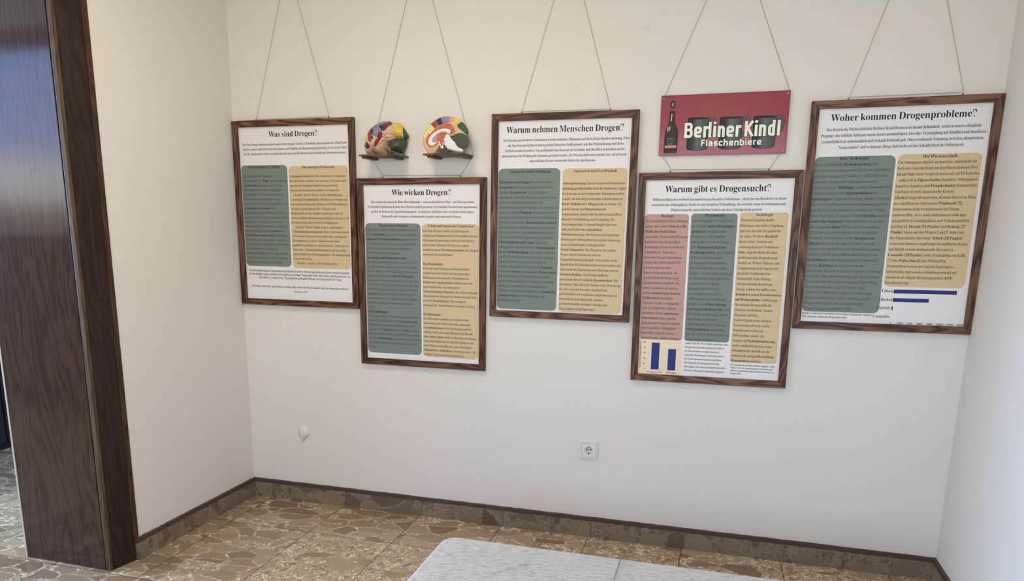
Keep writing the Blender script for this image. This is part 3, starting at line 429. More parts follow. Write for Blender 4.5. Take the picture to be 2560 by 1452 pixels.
# ------------------------------------------------------------------ framed posters
LAY = [{'panels': [['green', [-0.2991, -0.0376, 0.2395, -0.2539]], ['tan', [-0.0292, 0.2913, 0.2336, -0.2584]]], 'title': [[-0.1318, 0.3878], [0.1348, 0.3815]], 'intro': [[-0.2856, 0.342], [0.2849, 0.3304], [0.0032, 0.2919]], 'heads': [[-0.1666, 0.2296], [0.1328, 0.226]], 'cols': [[[-0.2879, 0.1863], [-0.2942, -0.2343]], [[-0.0272, 0.184], [-0.0262, -0.2354]]], 'foot': [[-0.2863, -0.2779], [0.2855, -0.2767], [0.004, -0.3122]], 'quote': [[-0.282, -0.3553], [0.2829, -0.3538], [0.0053, -0.3775]]}, {'panels': [['green', [-0.2889, -0.0022, 0.2395, -0.3897]], ['tan', [0.0058, 0.2878, 0.2384, -0.3953]]], 'title': [[-0.1464, 0.3824], [0.15, 0.3811]], 'intro': [[-0.2763, 0.3156], [0.2765, 0.3139], [0.0059, 0.3362], [0.0014, 0.2701]], 'heads': [[-0.143, 0.2279], [0.1479, 0.2275]], 'cols': [[[-0.2825, 0.2068], [-0.2809, -0.3609]], [[0.0075, 0.2041], [0.0097, -0.3841]]]}, {'panels': [['green', [-0.2915, -0.0084, 0.2166, -0.4115]], ['tan', [0.0022, 0.2841, 0.2145, -0.4143]]], 'title': [[-0.2567, 0.382], [0.2593, 0.3803]], 'intro': [[-0.277, 0.3376], [0.279, 0.3347], [0.0073, 0.3353], [-0.0015, 0.2466]], 'heads': [[-0.1449, 0.2016], [0.1447, 0.2017]], 'cols': [[[-0.285, 0.1562], [-0.2866, -0.372]], [[0.0032, 0.1501], [0.0029, -0.4003]]]}, {'panels': [['pink', [-0.2947, -0.111, 0.2777, -0.2641]], ['green', [-0.1016, 0.0852, 0.2798, -0.2638]], ['tan', [0.0947, 0.2841, 0.2827, -0.3474]], ['cream', [-0.2965, -0.1116, -0.2675, -0.4208]]], 'title': [[-0.2145, 0.3809], [0.2067, 0.3816]], 'intro': [[-0.2746, 0.312], [0.2653, 0.3171], [0.0023, 0.337], [-0.0023, 0.2938]], 'heads': [[-0.1998, 0.2693], [-0.0057, 0.271], [0.1902, 0.2729]], 'cols': [[[-0.2902, 0.2478], [-0.2893, -0.2572]], [[-0.0969, 0.2485], [-0.0975, -0.2559]], [[0.0984, 0.2508], [0.0993, -0.3413]]], 'links': [[-0.0972, -0.2742], [-0.0969, -0.3953], [0.0822, -0.2734]], 'small': [[0.0982, -0.3603], [0.099, -0.3979], [0.2806, -0.3588]], 'bars': [[-0.24, -0.2057, -0.2776, -0.398], [-0.1677, -0.1338, -0.3028, -0.3983]], 'ticks': [[-0.2656, -0.2773], [-0.2623, -0.3978]], 'blab': [[-0.2232, -0.4099], [-0.1511, -0.4092]], 'rot': [[-0.2886, -0.2735], [-0.2889, -0.3924]]}, {'panels': [['green', [-0.2999, -0.0079, 0.2384, -0.3776]], ['tan', [-0.0009, 0.2864, 0.241, -0.2689]]], 'title': [[-0.2545, 0.3851], [0.2489, 0.3843]], 'intro': [[-0.2911, 0.3168], [0.282, 0.3162], [0.0015, 0.3387], [0.0003, 0.2706]], 'heads': [[-0.1522, 0.2289], [0.1437, 0.2301]], 'cols': [[[-0.2975, 0.2059], [-0.2932, -0.365]], [[0.0016, 0.2089], [0.0031, -0.2546]]], 'small': [[-0.2958, -0.3854], [-0.2946, -0.3995], [-0.0326, -0.386]], 'bars': [[0.0377, 0.2622, -0.2794, -0.2947], [0.0381, 0.1677, -0.3137, -0.3287], [0.0374, 0.0421, -0.3468, -0.3627]], 'blab': [[0.035, -0.2868], [0.0362, -0.3213], [0.0346, -0.3545], [0.0348, -0.3894]], 'ticks': [[0.0391, -0.4136], [0.2866, -0.4132]]}]
T=[
dict(title="Was sind Drogen?",
intro=["Das Wort Droge stammt aus dem französischen (drogue: Gewürz, Chemikalie, pharmazeutisches Mittel) und","meint in seiner englischen Form drug immer noch Medizin und Rauschmittel gleichzeitig. Erst seit der Mitte","des 20. Jahrhunderts wird es im deutschen fast nur noch für bewusstseinsverändernde Substanzen benutzt."],
heads=["Pharmakologie vs. Politik","Die wichtigen Wirkweisen"],
cols=["""Ob eine Substanz im allgemeinen
Sprachgebrauch als „*Droge*“ oder als harmloses
„*Genussmittel*“ bezeichnet wird, ist keine
medizinische oder naturwissenschaftliche
Entscheidung. Es ist ein Produkt politischer
Prozesse und gesellschaftlicher Normen.
In der neutralen Wissenschaft spricht man von
*psychoaktiven Substanzen*. Diese
Verbindungen können die Blut-Hirn-Schranke
überwinden. Diese Schranke schützt das Gehirn
eigentlich vor Fremdstoffen, doch manche
Moleküle greifen hier direkt in die synaptische
Signalübertragung ein und *verändern die*
*Freisetzung von Botenstoffen*. Das Ergebnis
ist eine temporäre, tiefgreifende Veränderung
der menschlichen Wahrnehmung, des Denkens,
der Gefühle und des Verhaltens. Die
vielfältigen Gefahren dieses Rausches reichen
von harmlosen Ideen bis zum Tod. Langfristig
kann sich eine Abhängigkeit entwickeln.""",
"""1. *Dämpfend (Sedativa):* Diese Substanzen verlangsamen
die Aktivität des zentralen Nervensystems. Sie wirken stark
angstlösend, beruhigend, muskelentspannend und
stimmen den Konsumenten spürbar von Schmerzen.
        Beispiele: Alkohol, Heroin, Opiate, Benzodiazepine
2. *Anregend (Stimulanzien):* Stimulanzien erzwingen eine
massive Ausschüttung oder blockieren die Wiederaufnahme
von körpereigenen Botenstoffen. Müdigkeit und
Hungergefühle werden komplett unterdrückt, während
Selbstwertgefühl und Konzentrationsfähigkeit ansteigen. Auf
den Rausch folgt meist ein tiefes Erschöpfungstief.
        Beispiele: Nikotin, Koffein, Kokain, Amphetamine
3. *Wahrnehmungsverändernd:* Diese Stoffe binden gezielt
an Serotonin-Rezeptoren und verändern die grundlegende
Filterfunktion des Gehirns. Dadurch werden Reize
ungefiltert verarbeitet, was zu Synästhesien („Farben hören,
Töne sehen“), optischen Halluzinationen und einer völlig
anderen Raum-Zeit-Wahrnehmung führt. Ihr Suchtpotenzial
ist meist sehr gering.
        Beispiele: Cannabis, LSD, Psilocybin (Pilze)"""],
foot=["Das oft bestehende diskutierte Themenfeld der Rauschmittel wird an dieser Stelle nur angeschnitten und teilweise vereinfacht dargestellt.","Für eine detaillierte Lektüre empfehlen wir die Quellen der Ausstellung: “Drugs and the Future: Brain Science, Addiction and Society” von","David Nutt et al. (Academic Press). “Enzyklopädie der psychoaktiven Pflanzen” von Christian Rätsch (AT Verlag)"],
quote=["*„All Dinge sind Gift, und nichts ist ohne Gift; allein die Dosis macht, daß ein Ding kein Gift ist.“*","- Paracelsus, 1538"]),
dict(title="Wie wirken Drogen?",
intro=["Das Gehirn wird durch die *Blut-Hirn-Schranke* – einen hochselektiven Filter – vor Giften geschützt.","Psychoaktive Substanzen können diese Barriere jedoch passieren. Im Zentralen Nervensystem angekommen,","greifen sie direkt in die Signalübertragung ein. Sie imitieren, blockieren oder verstärken körpereigene","Botenstoffe und verändern so fundamentale kognitive und emotionale Prozesse."],
heads=["Das Bewusste Denken","Triebe und Autonome Funktionen"],
cols=["""Auf der linken, äußeren Hälfte des Modells sehen wir
die *Großhirnrinde*, der Sitz des bewussten Denkens,
*rationaler Entscheidungsfindung* und sensorischer
Verarbeitung. Psychoaktive Substanzen modifizieren
diese Prozesse, indem sie spezifische neuronale
Netzwerke aktivieren oder hemmen.
_*Sensorischer und Motorischer Cortex*
Der blaue Bereich (beschriftet mit „Sensory Cortex“)
verarbeitet unsere Sinneswahrnehmungen, während
der rote Bereich („Motor Cortex“) unsere Bewegungen
steuert. Psychedelika wie *LSD oder Psilocybin*
interagieren stark mit den sensorischen Arealen, was
zu einer Übervernetzung und tiefgreifenden optischen
oder akustischen Halluzinationen führt. Sedativa wie
*Alkohol* hingegen stören die Reizweiterleitung im
motorischen Cortex, was sich in einer verlangsamten
Reaktionszeit und Koordinationsverlust (Ataxie)
äußert.
_*Der Frontallappen*
Der vordere Teil des Gehirns (Präfrontaler Cortex) ist
verantwortlich für Funktionen wie *Impulskontrolle*,
Risikobewertung und vorausschauendes Handeln.
Substanzen wie *Alkohol* wirken hier *stark* hemmend.
Die Folge ist eine verminderte Kritikfähigkeit und eine
spürbare *Enthemmung*, da kontrollierte regulatorische
Kontrollmechanismen temporär außer Kraft gesetzt
werden.""",
"""Der rechte Hirnquerschnitt zeigt tieferliegende
evolutionäre Strukturen wie das Zwischenhirn und den
Hirnstamm. Drogen wirken in diesem tiefen Bereich
nicht auf den rationalen Verstand ein, sondern
stimulieren unsere *Überlebensinstinkte* oder dämpfen
unbewusste Körperfunktionen.

_*Das Zwischenhirn*
In diesem Areal (Thalamus und Hypothalamus)
werden elementare Triebe und das körpereigene
Belohnungssystem gesteuert. Stimulanzien wie
*Kokain oder Amphetamine* induzieren hier eine
ungewöhnlich hohe Ausschüttung des
*Neurotransmitters Dopamin*. Das Gehirn verknüpft
den Konsum der Substanz fälschlicherweise mit einem
massiven *Überlebensreiz*. Dies erzeugt ein
pathologisches, konditioniertes Verlangen (Craving).

_*Der Hirnstamm*
Der Hirnstamm verbindet das Gehirn mit dem
Rückenmark und steuert essenzielle, *autonome*
*Grundfunktionen* wie die Herzfrequenz und die
Atmung. Stark sedierende Substanzen wie *Heroin*
*oder andere Opiate* binden an Rezeptoren in diesem
Areal und dämpfen dessen Aktivität signifikant. Bei
einer Überdosierung führt dies zum vollständigen
*Stillstand des Atemreflexes* (Atemdepression) – die
häufigste Todesursache bei Opiatkonsum."""]),
dict(title="Warum nehmen Menschen Drogen?",
intro=["Der Konsum psychoaktiver Substanzen ist kein modernes Phänomen und keine bloße Randerscheinung. Über","alle Epochen und Kulturen hinweg haben Menschen Stoffe genutzt, um ihre Wahrnehmung und ihren","Gefühlszustand zu ändern. Um problematischen Konsum zu verstehen, darf der Blick nicht allein auf die","pharmakologische Wirkung der Substanz gerichtet werden. Die Wissenschaft unterscheidet vier, oft tief in der","menschlichen Psyche verwurzelte Motive für den Konsum."],
heads=["Innenwelt und Bewältigung","Außenwelt und Gesellschaft"],
cols=["""*Hedonismus und Neugier:* Das Streben nach
*Lustgewinn* (Hedonismus) und Euphorie ist das
häufigste *Konsummotiv*. Menschen nutzen
Substanzen, um positive Erlebnisse zu intensivieren,
Feste zu zelebrieren oder die ästhetische
Wahrnehmung von Musik und Kunst zu vertiefen. Ein
weiterer Aspekt ist *Neugierde*: Insbesondere bei der
Einnahme von Psychedelika steht oft der Wunsch im
Vordergrund, das eigene *Bewusstsein zu erweitern*,
feste Denkmuster aufzubrechen und neue spirituelle
oder psychologische Sichtweisen zu gewinnen. Dieser
Konsum ist in der Regel episodisch und funktional.
*Selbstmedikation und Coping:* Dies ist das
wichtigste Motiv und der häufigste *Ausgangspunkt*
für eine *Suchterkrankung*. Substanzen werden hier
gezielt als Bewältigungsstrategie (Coping) eingesetzt,
um psychischen oder physischen Schmerz zu
betäuben. Menschen mit unentdeckten *Traumata*,
chronischem *Stress*, Angststörungen, *Depressionen*
oder neurologischen Besonderheiten (wie ADHS)
nutzen die pharmakologische Wirkung, um einen als
unerträglich empfundenen Normalzustand zu
regulieren. Die Substanz fungiert hier als *chemischer*
*Lösungsversuch* für ein tieferliegendes, oft
systemisches Problem.""",
"""*Selbstoptimierung:* In stark wettbewerbsorientierten
*Leistungsgesellschaften* rückt der funktionale Aspekt
des Konsums in den Vordergrund. Substanzen werden
benutzt, um den stetig wachsenden Anforderungen in
*Beruf, Studium* oder *Alltag* gerecht zu werden. Der
gezielte Einsatz von *Stimulanzien* (wie
Amphetaminen, Kokain oder hochdosiertem Koffein)
dient der Unterdrückung von Erschöpfung, der
Steigerung geistiger Leistungsfähigkeit oder dem
Aufrechterhalten eines *künstlichen*
*Selbstbewusstseins*. Die Substanz wird somit zum
Werkzeug der Selbstoptimierung und der Anpassung
an ein dysfunktionales Leistungssystem.
*Soziale Integration:* Der Mensch ist ein soziales
Wesen, und der Konsum ist stark an
Gruppendynamiken gekoppelt. Insbesondere in der
Jugend dient die Einnahme bewusstseinsverändernder
Substanzen der Abgrenzung vom Elternhaus und der
*Identitätsfindung*. Gleichzeitig schafft der
gemeinsame Rausch *sozialen Zusammenhalt*. Wer
konsumiert, fügt sich in die Normen seiner Peer-Group
ein. Dies zeigt sich besonders deutlich beim
gesellschaftlich tief verankerten Alkoholkonsum, bei
dem nicht der Konsumierende, sondern
paradoxerweise der abstinent Lebende seine
Entscheidung rechtfertigen muss."""]),
dict(title="Warum gibt es Drogensucht?",
intro=["Millionen Menschen weltweit konsumieren psychoaktive Substanzen – doch nur ein Bruchteil von ihnen","entwickelt eine Abhängigkeit. Sucht ist eine komplexe Erkrankung, die entsteht, wenn drei fundamentale","Dimensionen des menschlichen Lebens aus dem Gleichgewicht geraten."],
heads=["Biologie","Psychologie","Soziologie"],
cols=["""Wissenschaftliche Untersuchungen
zeigen, dass unsere *Gene fast die*
*Hälfte des Suchtrisikos*
ausmachen. Bei manchen Personen
funktioniert das körpereigene
Belohnungssystem von Natur aus
empfindlicher. Wenn diese
Menschen Drogen konsumieren,
reagiert ihr Gehirn darauf viel
intensiver als das eines
Durchschnittsmenschen. Sie
erleben durch die Droge einen
starken inneren Ausgleich, den
andere so intensiv nie spüren.
Zudem *steuern Gene unseren*
*Stoffwechsel*: bei einigen
Menschen ist der so ausgeprägt,
dass sie schnell eine Toleranz
entwickeln. Dieser *angeborene*
*Unterschied* erklärt, warum
manche nach wenigen Versuchen
eine körperliche Abhängigkeit
entwickeln, während andere
jederzeit wieder aufhören können.""",
"""Eine Abhängigkeit entsteht meist
als Versuch, *innere Belastungen*
*zu lindern*. Gründe können
Traumata aus der Kindheit,
anhaltender Stress oder Ängste
sein. *Wenn psychologische*
*Werkzeuge fehlen*, um mit diesen
seelischen Schmerzen oder
Alltagsproblemen umzugehen,
übernimmt die Substanz diese
Aufgabe. Sie wirkt dann kurzfristig
wie ein medizinisches Pflaster für
ein psychisches Problem.
Besonders Menschen mit
unentdeckten Diagnosen wie
ADHS suchen unbewusst diesen
Ausgleich. Sie *erleben anfangs*
*eine trügerische Kontrolle*, doch
das Gehirn verlernt rasch, Krisen
eigenständig zu meistern.
Langfristig führt diese Form der
*Selbstmedikation* jedoch dazu,
dass die seelische Widerstandskraft
immer weiter abnimmt.""",
"""Menschen brauchen stabile
Bindungen, eine sichere Umgebung
und eine sinnvolle Perspektive für
ihr Leben. Wo dieser *Rückhalt*
durch Armut, Isolation oder
schwierige familiäre Verhältnisse
*fehlt*, steigt das Risiko für einen
problematischen Drogenkonsum
deutlich an. Weitere Faktoren sind
Gruppenzwang in der Jugend oder
die leichte Verfügbarkeit im
Wohnumfeld. Echte Heilung
erfordert deshalb oft nicht nur
Entzug, sondern den Aufbau eines
*kompletten neuen Freundeskreises*
*und Wohnumfeldes*. Zudem prägt
die nationale Drogenpolitik die
Situation entscheidend. Staaten,
die primär auf harte
Strafverfolgung setzen, drängen
Konsumenten oft in die soziale
Isolation und erschweren
Hilfsangebote. Länder, die
hingegen auf *Entkriminalisierung*
und Gesundheitsförderung setzen,
*erleichtern* den Betroffenen die
medizinische und *gesellschaftliche*
*Reintegration* erheblich."""],
links="""*Links:* Prof. Dr. Nora Volkow entdeckte, dass
Drogen den Dopamin-Spiegel im Gehirn 5-
bis 10-mal höher ansteigen lassen als
natürliche Belohnungen. Deswegen baut es
als Schutzmechanismus die ausgelösten
(die Dopamin-D2-Rezeptoren) ab. Bei
abhängigen Menschen sind durchschnittlich
20% dieser Rezeptoren dauerhaft abgebaut.""",
small="""Für weiterführende und tiefere Einblicke empfohlen: Volkow,
Volkow, N.D. et al. „Imaging dopamine in drug abuse and
addiction“, neuropharmacology and addiction research, vol.,
Springer 2009.""",
blab=["Normales Gehirn","Abhängiges"],rot="Dopamin-D2-Rezeptor-Dichte (%)"),
dict(title="Woher kommen Drogenprobleme?",
intro=["Das historische Werbeschild der Berliner Kindl Brauerei ist *keine Seltenheit*, sondern unsere alltägliche","Prägung: eine tödliche Substanz wurde derart *normalisiert*, dass ihre Verknüpfung mit Kindheit und familiärer","Gemütlichkeit als unbedenklich und verkaufsfördernd galt. Diese irrationale Trennung zwischen akzeptiertem","“Genussmittel” und verbotener Droge fußt nicht auf der Schädlichkeit der Substanzen."],
heads=["Das “Kulturgut”","Die Wissenschaft"],
cols=["""Die gesellschaftliche *Risikobewertung* von
psychoaktiven Substanzen wird nicht von Medizinern
getroffen, sondern von Traditionen und Lobbyismus
bestimmt. Alkohol und Tabak genießen einen
Sonderstatus als “*Kulturgut*” in Deutschland und ihre
Allgegenwärtigkeit von *Supermarktkasse* bis
*Spitzensport* suggeriert Sicherheit, obwohl es sich um
die zerstörerischsten Genussmittel überhaupt handelt.
Ein Blick in andere Kulturkreise entlarvt die Willkür
dieser Bewertung. In einigen Teilen *Ostafrikas* und der
*arabischen Halbinsel* ist beispielsweise das Kauen
der anregenden *Khat*-Pflanze eine tief verankerte,
alltägliche und gesellschaftlich völlig akzeptierte
Tradition. Im Gegenzug wird der *Konsum von*
*Alkohol* dort nicht nur moralisch tief verurteilt,
sondern teils mit drakonischen Haftstrafen geahndet.
Ähnliches gilt für den traditionellen Gebrauch von
*Kokablättern* in den Andenregionen Südamerikas
oder der *Betelnuss* im asiatischen Raum.
Substanzen, die nicht Teil unserer eigenen, westlichen
Geschichte sind, wurden im Zuge einer globalisierten
Kolonialpolitik mit einem drastischen Stigma belegt.
Die Grenze zwischen „legalem Genuss“ und
„kriminellem Rauschen“ verläuft also keineswegs
entlang toxikologischer Fakten, sondern spiegelt
lediglich die geografischen und historischen
Prägungen einer Gesellschaft wider.""",
"""Um Substanzen objektiv zu bewerten, entwickelte ein
britisches Forscherteam um den Pharmakologen Prof.
*David Nutt* einen Vergleich basierend auf 16 Kriterien
    aufgeteilt in *Eigenschaden* (Letalität, Abhängigkeit,
kognitive Schäden) und *Fremdschaden* (Kriminalität,
familiärer Zerfall, ökonomische Kosten).
*Alkohol* belegt mit massivem Abstand den ersten Platz
der schädlichsten Substanzen (*Punktzahl 72*),
insbesondere beim Fremdschaden im Führen
unübertroffen, da es stark enthemmend wirkt und
maßgeblich an Gewaltdelikten und Verkehrsunfällen
beteiligt ist. *Heroin (55 Punkte)* und *Kokain (27*
*Punkte)* liegen auf den Plätzen 2 und 3, wobei hier
der Eigenschaden überwiegt. *Tabak (26 Punkte)*
verursacht immense langfristige Gesundheitsschäden
und bindet enorme medizinische Ressourcen.
*Cannabis (20 Punkte)* sowie Psychedelika wie *LSD*
(7) oder *Psilocybin (6)* (der Wirkstoff in
Zauberpilzen) weisen ein statistisch geringeres
individuelles und soziales Schadenspotenzial auf,
obwohl sie als illegale Betäubungsmittel (BtM)
klassifiziert sind."""],
small="""*Rechts:* Vergleich der Todesfälle in Deutschland (Bundesamt, Angaben
DHS Jahrbuch, Zahlen der Drogentoten/Jahr)""",
blab=["Tabak","Alkohol","Opioide","Cannabis"])]

TX = T
FR = [[0.3376, 1.5015, -0.0008, 0.6029, 0.8395], [1.0012, 1.227, 0.0004, 0.5846, 0.833], [1.6702, 1.4928, -0.002, 0.5869, 0.8369], [2.3358, 1.2379, 0.0083, 0.5928, 0.8376], [2.9973, 1.5025, 0.0075, 0.5999, 0.8371]]
MB = .0304
def round_rect(x0, x1, zt, zb, r, n=6):
    P = []
    for cx, cz, a0 in ((x1-r, zt-r, 0), (x0+r, zt-r, 90), (x0+r, zb+r, 180), (x1-r, zb+r, 270)):
        for k in range(n+1): P.append((cx+r*math.cos(R(a0+90*k/n)), cz+r*math.sin(R(a0+90*k/n))))
    return P
def flat(name, P, y, m, parent):
    return pyobj(name, [(x, y, z) for x, z in P][::-1], [tuple(range(len(P)))], m, parent)
def rail(name, L, parent, loc, th):
    o2 = L/2; i2 = L/2-MB; y0, y1 = -.024, -.003
    V = []
    for y in (y0, y1): V += [(-o2, y, 0), (o2, y, 0), (i2, y, -MB), (-i2, y, -MB)]
    V[2] = (i2, y0+.0015, -MB); V[3] = (-i2, y0+.0015, -MB)
    o = pyobj(name, V, [(3, 2, 1, 0), (4, 5, 6, 7), (0, 1, 5, 4), (1, 2, 6, 5), (2, 3, 7, 6), (3, 0, 4, 7)], M['frame'], parent)
    o.location = loc; o.rotation_euler = (0, th, 0); return bevel(o, .0016, 2)
SOFT = (M['ink_soft'], M['ink'])
FLAB = ['leftmost framed poster with the heading Was sind Drogen on the white wall', 'framed poster headed Wie wirken Drogen hanging below the two brain models',
        'framed poster headed Warum nehmen Menschen Drogen in the middle of the row', 'framed poster headed Warum gibt es Drogensucht hanging below the red tin sign',
        'rightmost framed poster headed Woher kommen Drogenprobleme beside the right wall']
for i in range(5):
    cx, cz, a, W, Hh = FR[i]; D = LAY[i]; T = TX[i]
    root = tag(empty('framed_poster', (cx, 0, cz), (0, -a, 0)), FLAB[i], 'framed poster', 'framed posters hanging on the wall')
    Wo, Ho = W/2+MB, Hh/2+MB
    rail('frame_rail', 2*Wo, root, (0, 0, Ho), 0); rail('frame_rail', 2*Ho, root, (Wo, 0, 0), R(90)); rail('frame_rail', 2*Wo, root, (0, 0, -Ho), R(180)); rail('frame_rail', 2*Ho, root, (-Wo, 0, 0), R(-90))
    box('backing_board', -W/2-.006, W/2+.006, -.0085, -.004, -Hh/2-.006, Hh/2+.006, M['back'], root)
    sheet = box('poster_sheet', -W/2-.004, W/2+.004, -.0115, -.0088, -Hh/2-.004, Hh/2+.004, M['paper'], root)
    YP, YT = -.0117, -.0119
    for c, (x0, x1, zt, zb) in D['panels']:
        x0 = max(x0, -W/2-.003)
        P = round_rect(x0, x1, zt, zb, .022 if c != 'cream' else .0015) if i != 3 or c == 'cream' else round_rect(x0, x1, zt, zb, .014)
        o = flat('text_panel' if c != 'cream' else 'chart_background', P, YP, M[c], sheet)
        o['label'] = {'green': 'grey green rounded panel', 'tan': 'tan rounded panel', 'pink': 'dusty pink rounded panel', 'cream': 'cream chart background'}[c]
    t = Text(); (xa, za), (xb, zb) = D['title']; ww = xb-xa; lw = line_width('*'+T['title']+'*'); s = ww/lw
    t.line('*'+T['title']+'*', (xa+xb)/2, (za+zb)/2-.5*CAP*[0.0545, 0.0555, 0.0585, 0.0575, 0.0555][i], s, [0.0545, 0.0555, 0.0585, 0.0575, 0.0555][i], 'c')
    t.make('title', YT, sheet, (M['ink'], M['ink']))
    t = Text(); I = D['intro']; w = I[1][0]-I[0][0]
    if len(I) == 3: first, last = (I[2][0], (I[0][1]+I[1][1])/2), I[2]
    else: first, last = I[2], I[3]
    column(t, T['intro'], first, last, w, align='c'); t.make('intro_text', YT, sheet, SOFT)
    if 'foot' in T:
        t = Text(); f0, f1, f2 = D['foot']; column(t, T['foot'], ((f0[0]+f1[0])/2, f0[1]), f2, f1[0]-f0[0], align='c', em=1.45); t.make('footnote_text', YT, sheet, SOFT); t = Text()
        f0, f1, f2 = D['quote']; t.line(T['quote'][0], (f0[0]+f1[0])/2, f0[1]-.004, (f1[0]-f0[0])/line_width(T['quote'][0]), .0205, 'c'); t.line(T['quote'][1], f2[0], f2[1]-.004, .0165, .0185, 'c'); t.make('quote_text', YT, sheet, SOFT)
    if 'links' in T: t = Text(); column(t, T['links'].split('\n'), D['links'][0], D['links'][1], D['links'][2][0]-D['links'][0][0]); t.make('note_text', YT, sheet, SOFT)
    if 'small' in T: t = Text(); column(t, T['small'].split('\n'), D['small'][0], D['small'][1], D['small'][2][0]-D['small'][0][0], em=1.3); t.make('footnote_text', YT, sheet, SOFT)
    t = Text(); pan = [q for q in D['panels'] if q[0] != 'cream']
    for (c, pr), h, col, (f, l), head in zip(pan, D['heads'], T['cols'], D['cols'], T['heads']):
        L = col.split('\n'); szh = abs(l[1]-f[1])/(len(L)-1)*1.1
        hd = '*'+head+'*'; t.line(hd, h[0], h[1]-.15*szh, szh*.98, szh, 'c')
        column(t, L, f, l, pr[1]-f[0]-.002)
    t.make('panel_text', YT, sheet, (M['ink_soft'], M['ink']))
    if 'bars' in D:
        for x0, x1, zt, zb in D['bars']: flat('chart_bar', [(x0, zt), (x0, zb), (x1, zb), (x1, zt)][::-1], YT-.0001, M['ink_blue'], sheet)
        t = Text()
        if i == 3:
            V = []
            for k in range(6):
                z = D['ticks'][0][1]+(D['ticks'][1][1]-D['ticks'][0][1])*k/5; t.line(str(100-20*k), D['ticks'][0][0], z-.0028, .0145, .0165, 'r')
                flat('grid_line', [(-.2615, z+.0004), (-.2615, z-.0004), (-.115, z-.0004), (-.115, z+.0004)][::-1], YP-.00006, M['hair_line'], sheet)
            t.make('axis_numbers', YT, sheet, SOFT)
            for s, p in zip(T['blab'], D['blab']): t = Text(); t.line(s, p[0], p[1]-.003, .0155, .017, 'c'); t.make('bar_label', YT, sheet, SOFT)
            t = Text(); t.line(T['rot'], D['rot'][0][0]+.003, D['rot'][1][1], (D['rot'][0][1]-D['rot'][1][1])/line_width(T['rot']), .0165, 'l', 1); t.make('axis_label', YT, sheet, SOFT)
        else:
            for s, p in zip(T['blab'], D['blab']): t = Text(); t.line(s, p[0], p[1]-.004, .0255, .025, 'r'); t.make('bar_label', YT, sheet, SOFT)
            t = Text()
            for k in range(8): t.line(str(20000*k), D['ticks'][0][0]+(D['ticks'][1][0]-D['ticks'][0][0])*k/7, D['ticks'][0][1]-.004, .0125, .016, 'c')
            t.make('axis_numbers', YT, sheet, SOFT)
    for s in (-1, 1):
        bm = bmesh.new(); lathe(bm, [(.0015, 0), (.0015, .006), (.0032, .0065), (.0032, .0085), (.001, .009)], 10, 'z'); k = obj('screw_eye', bm, M['brass'], root, True)
        k.location = ([(0.137, 0.535), (0.808, 1.196), (1.48, 1.869), (2.137, 2.529), (2.799, 3.192)][i][0 if s < 0 else 1]-cx, -.008, Ho-.001)

# ------------------------------------------------------------------ cords
def cord(pts, label):
    r = tag(empty('hanging_cord', pts[0]), label, 'cord', 'cords holding the posters')
    o = Vector(pts[0]); P = [Vector(p)-o for p in pts]; dense = []
    for a, b in zip(P, P[1:]+P[:1]):
        for k in range(12): dense.append(a.lerp(b, k/12))
    bm = bmesh.new(); tube(bm, dense, .0009, 6, True); obj('twine', bm, M['cord'], r, True)
    bm = bmesh.new(); tube(bm, [(0, .0038, .010), (0, .0005, .010), (0, -.0015, .006), (0, -.0018, .000), (0, -.0012, -.003)], .0012, 8); obj('wall_hook', bm, M['brass'], r, True)
yc = -.004
def loop(ax, az, L, Rr, name, mid=None):
    pts = [(ax, yc, az), (L[0], yc, L[1])]+(mid or [])+[(Rr[0], yc, Rr[1])]; cord(pts, name)
loop(.344, 2.643, (.137, 1.957), (.535, 1.960), 'thin twine loop above the leftmost framed poster')
loop(1.0, 2.645, (.745, 1.770), (1.258, 1.770), 'thin twine loop running behind the two brain shelves', [(.808, yc, 1.687), (1.196, yc, 1.684)])
loop(1.675, 2.606, (1.480, 1.951), (1.869, 1.949), 'thin twine loop above the middle framed poster')
loop(2.334, 2.594, (2.093, 1.991), (2.578, 1.995), 'thin twine loop running behind the red tin sign', [(2.096, yc, 1.754), (2.137, yc, 1.697), (2.529, yc, 1.696), (2.562, yc, 1.752)])
loop(2.996, 2.630, (2.799, 1.961), (3.192, 1.965), 'thin twine loop above the rightmost framed poster')

